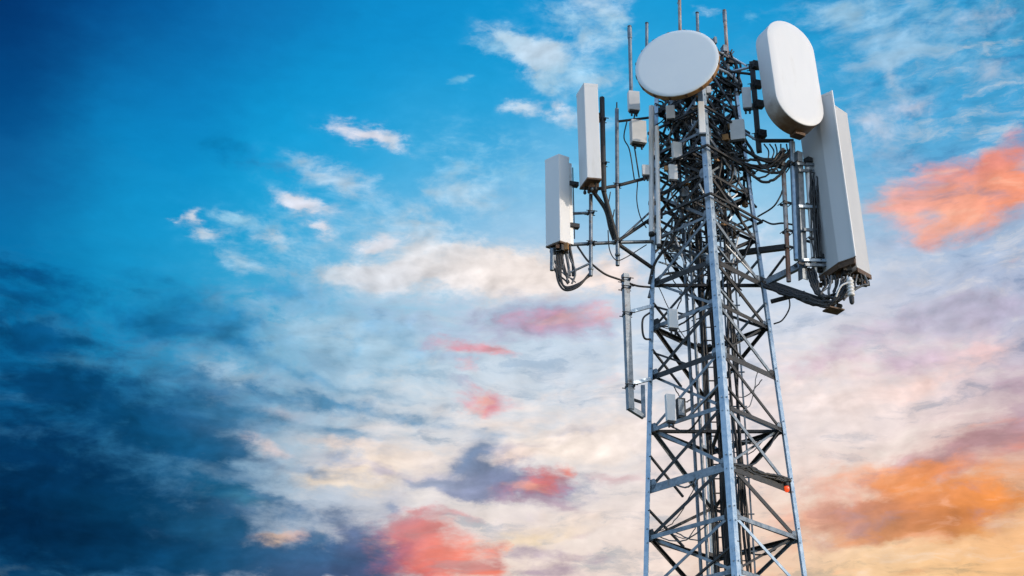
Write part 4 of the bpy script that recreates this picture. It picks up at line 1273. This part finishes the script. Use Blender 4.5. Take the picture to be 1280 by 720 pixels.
def panel(name, label, xy, z0, z1, mat, shift_top=(0, 0), cap='dark_rust', ports=4):
    c = Vector((sum(p[0] for p in xy) / len(xy), sum(p[1] for p in xy) / len(xy), z0))
    t = thing(name, c, label, 'panel antenna')
    top = [(x + shift_top[0], y + shift_top[1]) for x, y in xy]
    rd_ = MB().prism(xy, z0, z1, top).build('radome', M[mat], t, bevel=0.018)
    MB().prism(scaled_ring(top, 1.012), z1 - 0.07, z1 + 0.006).build('top_cap', M[mat], rd_, bevel=0.008)
    MB().prism(scaled_ring(xy, 0.99), z0 - 0.035, z0 - 0.002, scaled_ring(xy, 1.02)).build('bottom_cap', M[cap], t)
    rg = random.Random(len(label))
    for k in range(ports):
        f = (k + 0.5) / ports
        p = Vector((c.x + (xy[0][0] - c.x) * (0.55 - 1.1 * f) + rg.uniform(-0.03, 0.03), c.y + (xy[0][1] - c.y) * (0.55 - 1.1 * f) + rg.uniform(-0.05, 0.05), z0 - 0.03))
        MB().lathe([(0.030, 0), (0.030, -0.05), (0.02, -0.055), (0.02, -0.10), (0.034, -0.105), (0.034, -0.15), (0.015, -0.17)], p, (0, 0, 1), 10).build('connector', M[rg.choice(('zinc_dull', 'dark_steel', 'rust_edge'))], t)
    return t


p_lo = panel('panel_antenna', 'lower and leftmost white panel antenna on the left side arm', [(0.70, 29.46), (0.99, 29.20), (1.215, 29.345), (0.93, 29.61)], 17.03, 19.1, 'radome')
MB().bar((1.21, 29.47, 17.06), (1.20, 29.47, 19.0), 0.13, 0.09, Vector((1, 0.5, 0))).build('back_rail', M['white_pole'], p_lo)
MB().bar((1.30, 29.44, 17.2), (1.29, 29.44, 18.9), 0.022, 0.03).build('tilt_rod', M['dark_steel'], p_lo)
for z in (17.5, 18.5):
    MB().box((1.30, 29.45, z), (0.2, 0.12, 0.09), 0.3).build('mount_bracket', M['dark_steel'], p_lo)
for k in range(9):
    MB().box((1.0 + 0.09 * (k % 3) - 0.06, 29.36 + 0.08 * (k // 3) - 0.06, 16.94 - 0.03 * (k % 2)), (0.075, 0.085, 0.10 + 0.03 * (k % 3)), k * 0.6).build('port_fitting', M[('dark_rust', 'dark_steel', 'rust_edge', 'zinc_dull')[k % 4]], p_lo)
p_hi = panel('panel_antenna', 'upper white panel antenna on the left side arm, level with the dish', [(1.417, 29.26), (1.56, 28.80), (1.86, 28.85), (1.72, 29.31)], 18.3, 20.62, 'radome', (-0.025, 0))
for z in (18.8, 20.1):
    MB().box((1.80, 29.30, z), (0.22, 0.14, 0.10), 0.1).build('mount_bracket', M['dark_steel'], p_hi)
MB().box((1.70, 29.1, 18.22), (0.2, 0.26, 0.10), 0.1).build('connector_box', M['dark_rust'], p_hi)

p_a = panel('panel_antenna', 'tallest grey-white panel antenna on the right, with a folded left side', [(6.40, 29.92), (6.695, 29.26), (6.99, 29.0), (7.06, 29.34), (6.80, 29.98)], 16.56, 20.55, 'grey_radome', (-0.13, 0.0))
p_b = panel('panel_antenna', 'slim white panel antenna at the far right, close against the tallest one', [(6.98, 29.80), (7.115, 29.47), (7.475, 29.83), (7.33, 30.09)], 16.50, 20.50, 'mid_grey_radome', (-0.13, 0.0))
for t, x, y in ((p_a, 6.55, 29.75), (p_b, 7.0, 29.85)):
    for z in (16.9, 18.0, 19.2):
        MB().box((x - 0.12, y - 0.05, z), (0.32, 0.16, 0.10), 0.6).build('mount_bracket', M['dark_steel'], t)
MB().bar((6.985, 28.99, 16.56), (6.855, 28.99, 20.55), 0.035, 0.03, Vector((1, 1, 0))).build('edge_lip', M['white_pole'], p_a)
# ragged drip skirt round the two open ends
for t, pts in ((p_a, [(6.42, 29.88), (6.70, 29.29), (6.98, 29.03)]), (p_b, [(7.10, 29.42), (7.46, 29.78)])):
    sk = MB()
    for (x0, y0), (x1, y1) in zip(pts, pts[1:]):
        sk.bar((x0, y0, 16.47), (x1, y1, 16.47), 0.03, 0.10)
    sk.build('drip_skirt', M['dark_rust'], t)
    for k in range(7):
        f = (k + 0.5) / 7
        x0, y0 = pts[0]
        x1, y1 = pts[-1]
        p = Vector((x0 + (x1 - x0) * f - 0.03, y0 + (y1 - y0) * f + 0.18, 16.40))
        MB().box(p, (0.10, 0.09, 0.08 + 0.04 * (k % 3)), k).build('port_fitting', M[('dark_rust', 'dark_steel', 'dark_steel', 'zinc_dull')[k % 4]], t)

# white insulator hanging below them
ip = spot(1062, 349, 29.2)
ins = thing('insulator', ip, 'white ribbed insulator hanging below the tall antennas on the right', 'insulator')
h = [(0.02, 0.05), (0.05, 0.03)]
for k in range(5):
    z = -0.02 - k * 0.075
    h += [(0.055, z), (0.078, z - 0.02), (0.078, z - 0.04), (0.05, z - 0.06)]
MB().lathe(h, ip, (0, 0, 1), 16).build('ribbed_body', M['porcelain'], ins)
MB().lathe([(0.04, -0.40), (0.055, -0.41), (0.05, -0.52), (0.03, -0.56)], ip, (0, 0, 1), 12).build('end_fitting', M['dark_steel'], ins)

# slender pole antennas in front of the left leg
for a, b, r, lab in (((814.5, 133, 29.75), (814.5, 292, 29.75), 0.06, 'pale slender pole antenna with a weathered skin at the left leg, upper one'),
                     ((821, 158, 29.6), (823.5, 307, 29.6), 0.048, 'thin bright white pole antenna hanging in front of the left leg')):
    pa, pb = spot(*a), spot(*b)
    t = thing('pole_antenna', pb, lab, 'pole antenna')
    MB().tube([pb, pa], r, 14).build('tube_body', M['white_pole'], t)
    MB().lathe([(r * 0.7, -0.06), (r * 1.08, -0.05), (r * 1.08, 0.02), (r * 0.9, 0.03)], pb, (0, 0, 1), 14).build('end_cap', M['dark_steel'], t)
    for f in (0.25, 0.75):
        MB().box(pa.lerp(pb, f) + Vector((0.02, r + 0.04, 0)), (0.16, 0.10, 0.05)).build('mount_bracket', M['dark_steel'], t)
pa, pb = spot(876, 128, 28.75), spot(878, 167, 28.75)
t = thing('pole_antenna', pb, 'short square white antenna stick fixed to the front leg below the dish', 'pole antenna')
MB().bar(pb, pa, 0.13, 0.10).build('tube_body', M['white_pole'], t, bevel=0.012)
MB().box(pb + Vector((0, 0, -0.02)), (0.15, 0.12, 0.03)).build('end_cap', M['zinc_dull'], t)


# ================================================================ radio units
def radio(px, py, w, h, y, rz, label, tone='housing'):
    c = spot(px, py, y)
    s = (c - EYE).length / 2000.0
    W, H = w * s, h * s / 0.85
    t = thing('radio_unit', c - Vector((0, 0, H / 2)), label, 'radio unit', 'radio units on the tower')
    rt = Matrix.Rotation(rz, 3, 'Z')
    hs_ = MB().box(c, (W, W * 0.55, H), rz).build('housing', M[tone], t, bevel=0.012)
    fins = MB()
    for k in range(6):
        fins.box(c + rt @ Vector((W * (k - 2.5) / 6.5, W * 0.34, 0)), (0.012, W * 0.16, H * 0.9), rz)
    fins.build('cooling_fins', M[tone], hs_)
    bp_ = MB().box(c - Vector((0, 0, H / 2 + 0.022)), (W * 0.82, W * 0.42, 0.04), rz).build('bottom_plate', M['dark_steel'], t)
    for k in (-1, 1):
        MB().tube([c + rt @ Vector((k * W * 0.22, 0, -H / 2 - 0.03)), c + rt @ Vector((k * W * 0.22, 0, -H / 2 - 0.13))], 0.022, 8).build('cable_gland', M['dark_steel'], bp_)
    MB().box(c + rt @ Vector((0, W * 0.50, 0)), (W * 0.4, W * 0.22, H * 0.5), rz).build('mount_bracket', M['dark_steel'], t)
    return t


for a in ((792, 127, 14, 23, 29.55, 0.2, 'small pale radio unit at the far left, just under the left mast pipe'),
          (797.5, 166, 19, 27, 29.6, 0.25, 'squarish pale radio unit left of the left leg, below the smaller one'),
          (807, 213, 9, 12, 29.7, 0.1, 'tiny pale radio unit on the left leg beside the upper side arm'),
          (838, 141, 11, 16, 29.5, -0.1, 'small pale radio unit directly below the left half of the dish'),
          (846, 189, 12, 20, 29.45, 0.3, 'pale radio unit inside the tower head, the higher of two close together'),
          (841, 216, 11, 18, 29.5, 0.1, 'pale radio unit inside the tower head, the lower of two close together'),
          (922, 164, 18, 24, 29.6, -0.2, 'squarish pale radio unit right of the front leg, under the dish'),
          (933.5, 123, 11, 25, 29.65, -0.1, 'narrow pale radio unit next to the dark pole of the oblong antenna'),
          (841, 399, 12, 22, 29.35, 0.2, 'narrow pale radio unit half way up between left and front legs'),
          (838, 510, 12, 30, 29.3, 0.25, 'lowest radio unit, a tall grey one between the left and front legs')):
    radio(*a)
jb = spot(851, 511, 29.5)
t = thing('junction_box', jb, 'dark junction box right behind the lowest radio unit', 'junction box')
MB().box(jb, (0.16, 0.14, 0.42), 0.3).build('housing', M['dark_steel'], t, bevel=0.01)
MB().box(jb + Vector((0.0, -0.085, 0)), (0.12, 0.02, 0.34), 0.3).build('door', M['zinc_dull'], t)

# ================================================================ obstruction lamp on the lower right
lp = spot(983, 607, 29.82)
lamp = thing('warning_lamp', lp, 'small orange-red warning lamp at the right leg, low on the tower', 'lamp')
MB().lathe([(0.05, -0.02), (0.062, 0.0), (0.062, 0.05), (0.05, 0.06)], lp, (0, 0, 1), 14).build('lamp_base', M['dark_steel'], lamp)
MB().lathe([(0.05, -0.021), (0.056, -0.05), (0.05, -0.10), (0.03, -0.13), (0.002, -0.14)], lp, (0, 0, 1), 14).build('lens', M['lens'], lamp)
MB().bar(lp + Vector((0, 0, 0.08)), lp + Vector((0.1, 0.1, 0.12)), 0.04, 0.04).build('bracket', M['dark_steel'], lamp)


# ================================================================ cables
def cable(pts, r, label, group, mat='rubber', n=8, seg=6, jitter=0.0, rg=None, name='cable'):
    pts = [Vector(p) for p in pts]
    path = smooth_path(pts, n)
    if jitter and rg:
        path = [p + Vector((rg.gauss(0, jitter), rg.gauss(0, jitter), rg.gauss(0, jitter))) for p in path]
    o = MB().tube(path, r, seg).build(name, M[mat], loc=pts[0])
    return tag(o, label, 'cable', group)


rc = random.Random(21)
# feeders down the inside
for k in range(15):
    side = k % 3
    if side == 0:
        x, y, lab = 3.93 + rc.uniform(-0.05, 0.05), 30.05 + rc.uniform(-0.06, 0.04), 'black feeder cable strapped along the left rail of the inner ladder'
    elif side == 1:
        x, y, lab = 4.17 + rc.uniform(-0.05, 0.05), 30.05 + rc.uniform(-0.06, 0.04), 'black feeder cable strapped along the right rail of the inner ladder'
    else:
        x, y, lab = 4.40 + rc.uniform(-0.02, 0.30), 29.86 + rc.uniform(-0.03, 0.03), 'wavy black feeder cable on the tray right of the front leg'
    amp = 0.012 if side < 2 else 0.03
    pts = [(x + rc.gauss(0, amp), y + rc.gauss(0, amp), z) for z in [0.4 + i * 1.2 for i in range(17)]]
    cable(pts, rc.uniform(0.018, 0.030), lab, 'feeder cables down the inside of the tower', n=4)

# jumpers in the head
for k in range(170):
    z = rc.triangular(16.2, 22.0, 20.4)
    ln = rc.uniform(0.5, 1.9)
    h = half(z)
    pts = []
    x = rc.gauss(0, 0.42) * h
    y = rc.uniform(-0.55, 0.5) * h
    vx, vy, vz = rc.gauss(0, 0.45), rc.gauss(0, 0.3), rc.choice((-1, -1, 0.4)) * rc.uniform(0.4, 1)
    for s in range(6):
        pts.append(Vector((CX - 0.02 + x, CY + y, z)))
        x += vx * ln / 6 + rc.gauss(0, 0.06)
        y += vy * ln / 6 + rc.gauss(0, 0.05)
        z += vz * ln / 6 + rc.gauss(0, 0.06)
        z = min(z, 22.2)
        lim = half(z) * 1.0
        x = max(-lim, min(lim, x))
        y = max(-lim + abs(x), min(lim - abs(x), y)) if abs(x) < lim else 0
        vx += rc.gauss(0, 0.35)
        vz += rc.gauss(0, 0.25)
    cable(pts, rc.choice((0.011, 0.015, 0.02, 0.03)), 'black jumper cable tangled among the steel inside the tower head', 'tangled jumper cables in the tower head', rc.choice(('rubber', 'rubber', 'rubber', 'grey_cable')), n=5, seg=6)
for k in range(14):
    p = [spot(rc.uniform(893, 926), rc.uniform(62, 128), rc.uniform(29.7, 30.3)) for _ in range(4)]
    p.sort(key=lambda q: -q.z + rc.uniform(-0.3, 0.3))
    cable(p, rc.choice((0.012, 0.018, 0.026)), 'black cable knotted round the mast pipe just right of the round dish', 'knotted cables right of the round dish', n=6, jitter=0.006, rg=rc)
# loose ties lower down
for k in range(22):
    li = rc.randrange(5, 11)
    z = LEVELS[li]
    i = rc.choice((0, 0, 0, 1, 2, 3))
    a, b, nr, al = face_frame(i)
    t0, t1 = rc.uniform(0.05, 0.3), rc.uniform(0.55, 0.95)
    z2 = rc.choice((z, z, LEVELS[li + 1]))
    pa = corner(a, z).lerp(corner(b, z), t0) - nr * 0.06
    pb = corner(a, z2).lerp(corner(b, z2), t1) - nr * 0.06
    mid = (pa + pb) / 2 + Vector((rc.gauss(0, 0.05), rc.gauss(0, 0.05), -rc.uniform(0.12, 0.4)))
    cable([pa, mid, pb], rc.choice((0.010, 0.013, 0.018)), 'thin loose cable sagging between beams of the lower lattice', 'loose thin cables in the lower lattice', rc.choice(('rubber', 'grey_cable')), n=9, jitter=0.006, rg=rc)

# named runs on the outside
G1 = 'jumper cables under the left panel antennas'
for k, dx in enumerate((0, 2.5, 5, -3)):
    cable([spot(699 + dx, 309, 29.4), spot(698 + dx * 0.6, 342 + k, 29.38), spot(706 + dx * 0.3, 358 + k * 1.4, 29.36), spot(722, 355 + k * 1.2, 29.38), spot(737, 345 - k, 29.42)], 0.02 + 0.004 * (k % 2),
          'black cable looping below the lower left panel antenna to its pole', G1)
for k, (dx, dy) in enumerate(((0, 0), (6, -3), (12, -2))):
    cable([spot(699 + dx, 307 + dy, 29.38), spot(704 + dx, 330, 29.42), spot(708 + dx * 0.7, 345, 29.4)], 0.03, 'thick stub of cable hanging from the lower left panel antenna', G1, n=6, mat='grey_cable' if k == 1 else 'rubber')
pipe_ = MB().tube([spot(690.5, 311, 29.4), spot(690, 338, 29.4)], 0.045, 10).build('connector_tube', M['zinc_dull'], loc=spot(690, 340, 29.35))
tag(pipe_, 'short grey connector tube at the left under the lower left panel antenna', 'connector')
cable([spot(722, 308, 29.45), spot(733, 324, 29.4), spot(742, 332, 29.4), spot(757, 343, 29.5), spot(776, 350, 29.65), spot(795, 357, 29.85), spot(813, 359, 30.0)], 0.024,
      'long cable swinging from the left panel antennas across to the left leg', None)
cable([spot(742, 240, 29.3), spot(757, 262, 29.4), spot(763, 285, 29.5), spot(768, 300, 29.6)], 0.045, 'thick black cable slanting down from the upper left panel antenna', None)
cable([spot(763, 240, 29.5), spot(760, 262, 29.5), spot(765, 274, 29.5), spot(768, 262, 29.5)], 0.012, 'thin wire loop beside the tall left pole', None)
cable([spot(760, 288, 29.5), spot(762, 312, 29.5), spot(770, 325, 29.5), spot(782, 322, 29.7), spot(808, 306, 29.95)], 0.012, 'thin wire drooping under the left side arm', None)
cable([spot(794, 140, 29.6), spot(790, 165, 29.65), spot(794, 190, 29.7), spot(799, 222, 29.8)], 0.016, 'thin black cable from the far left radio units down to the side arm', None)
cable([spot(784, 150, 29.6), spot(780, 172, 29.6), spot(787, 188, 29.65), spot(793, 225, 29.8)], 0.014, 'thin black cable curving beside the tall left pole', None)
cable([spot(797, 228, 29.7), spot(796, 250, 29.7), spot(800, 270, 29.8), spot(808, 285, 29.9)], 0.012, 'thin wire hanging from the upper left arm beside the leg', None)
cable([spot(812, 391, 29.95), spot(804, 398, 29.9), spot(803, 412, 29.9), spot(806, 423, 29.92), spot(815, 424, 30.0)], 0.022, 'black cable bowed beside the left leg below the bracket arm', None)

G2 = 'cables slung between tower head and right mount'
for k in range(9):
    y0 = 150 + rc.uniform(-22, 40)
    x0 = 895 + rc.uniform(0, 22)
    y1 = 192 + rc.uniform(-6, 22)
    x1 = 978 + rc.uniform(-4, 14)
    ym = max(y0, y1) + rc.uniform(0, 16)
    cable([spot(x0, y0, 29.7), spot(x0 + 18, (y0 + ym) / 2 + rc.uniform(-6, 6), 29.7), spot((x0 + x1) / 2 + 6, ym, 29.65), spot(x1 - 12, y1 + 6, 29.6), spot(x1, y1 - 8, 29.6)], rc.choice((0.022, 0.03, 0.04)),
          'black cable sagging from the tower head across to the right mount', G2, n=7, jitter=0.006, rg=rc)
for k in range(5):
    x = 955 + k * 7
    cable([spot(x, 180, 29.65), spot(x + rc.uniform(-6, 6), 190, 29.65), spot(x + rc.uniform(-10, 10), 205, 29.65), spot(x + rc.uniform(-16, 8), 216, 29.7)], 0.016, 'thin cable hanging under the bar below the oblong antenna', 'thin cables below the oblong antenna', n=6)
cable([spot(953, 275, 29.9), spot(965, 280, 29.8), spot(978, 279, 29.7), spot(992, 281, 29.6)], 0.02, 'single black cable bridging the gap between right leg and right poles', None)
cable([spot(947, 271, 29.95), spot(966, 259, 29.7), spot(975, 246, 29.65), spot(978, 238, 29.65)], 0.018, 'frayed cable rising to the rough right pole', None)
G3 = 'cable bundle under the right antennas'
for k in range(15):
    j = lambda s=3.8: rc.uniform(-s, s)
    cable([spot(958 + j(), 357 + j(2), 29.8), spot(985 + j(), 366 + j(), 29.6), spot(1008 + j(), 374 + j(), 29.45), spot(1032 + j(4), 381 + j(4), 29.35), spot(1050 + j(), 370 + j(4), 29.3), spot(1058 + j(5), 350 + j(4), 29.35)],
          rc.choice((0.02, 0.028, 0.036)), 'black cable in the bundle sweeping under the tall right antennas', G3, n=6, jitter=0.008, rg=rc)
for k in range(4):
    cable([spot(1008 + k * 3, 335, 29.55), spot(1013 + k * 3, 352, 29.5), spot(1020 + k * 2, 366, 29.45), spot(1030 + k * 4, 374, 29.4)], 0.03, 'short thick cable dropping from the right poles into the bundle', G3, n=6, jitter=0.006, rg=rc)
cable([spot(1045, 371, 29.2), spot(1051, 358, 29.15), spot(1060, 353, 29.15)], 0.02, 'pale grey-blue cable curving up to the white insulator', None, 'white_pole')
cable([spot(967, 405, 29.9), spot(978, 400, 29.85), spot(987, 384, 29.8), spot(985, 366, 29.75)], 0.016, 'thin cable curling up from the right leg to the mount arm', None)
for k in range(6):
    x = 1014 + (k % 3) * 3.5
    cable([spot(x, 212 + k * 4, 29.55), spot(x + rc.uniform(-2, 3), 245, 29.55), spot(x + 2 + rc.uniform(-2, 3), 285, 29.55), spot(x + 4, 322, 29.55)], 0.018, 'black cable running down between right poles and tall antenna', 'cables along the right poles', n=6, jitter=0.006, rg=rc)
G4 = 'cables tied along the low right beam'
for k in range(6):
    j = lambda s=2.0: rc.uniform(-s, s)
    cable([spot(916 + j(), 582 + j(4), 28.7), spot(935 + j(), 586 + j(3), 29.0), spot(955 + j(), 593 + j(3), 29.35), spot(975 + j(), 598 + j(3), 29.65), spot(988, 600 + j(), 29.85)], rc.choice((0.02, 0.03)), 'black cable tied along the beam leading to the red lamp', G4, n=6, jitter=0.008, rg=rc)

# small steel shelf of clamps right of the dish
for px, py, w_, h_, k in ((905, 62, 0.10, 0.16, 'zinc_dull'), (912, 78, 0.16, 0.10, 'dark_steel'), (899, 70, 0.20, 0.12, 'zinc'), (915, 108, 0.30, 0.06, 'dark_steel'), (905, 118, 0.22, 0.08, 'dark_steel'), (893, 52, 0.06, 0.16, 'zinc_dull')):
    p = spot(px, py, 30.0)
    MB().box(p, (w_, 0.16, h_), 0.3).build('bolted_clamp', M[k], tower)

# short pigtails between the ports of the two tall antennas and the bundle
for k in range(12):
    x = 1030 + 4.6 * k
    y0 = 343 - abs(x - 1066) * -0.05
    cable([spot(x, y0, 29.45), spot(x + rc.uniform(-4, 4), y0 + 12, 29.42), spot(x - rc.uniform(2, 10), y0 + 24 - max(0, (x - 1060) * 0.5), 29.4), spot(1042 + rc.uniform(-8, 14), 374 + rc.uniform(-5, 5), 29.36)], rc.choice((0.014, 0.02, 0.026)),
          'short pigtail cable hanging from the open ends of the tall right antennas', 'pigtail cables under the right antennas', rc.choice(('rubber', 'rubber', 'grey_cable')), n=6, jitter=0.005, rg=rc)
for k in range(6):
    x = 688 + 5 * k
    cable([spot(x, 309, 29.42), spot(x + rc.uniform(-2, 2), 322, 29.4), spot(x + rc.uniform(1, 8), 334 + rc.uniform(0, 8), 29.38), spot(712 + rc.uniform(-4, 8), 352 + rc.uniform(-4, 6), 29.38)], rc.choice((0.014, 0.02)),
          'short pigtail cable gathering into the loop under the lower left panel', 'pigtail cables under the lower left panel', rc.choice(('rubber', 'rubber', 'grey_cable')), n=6, jitter=0.005, rg=rc)
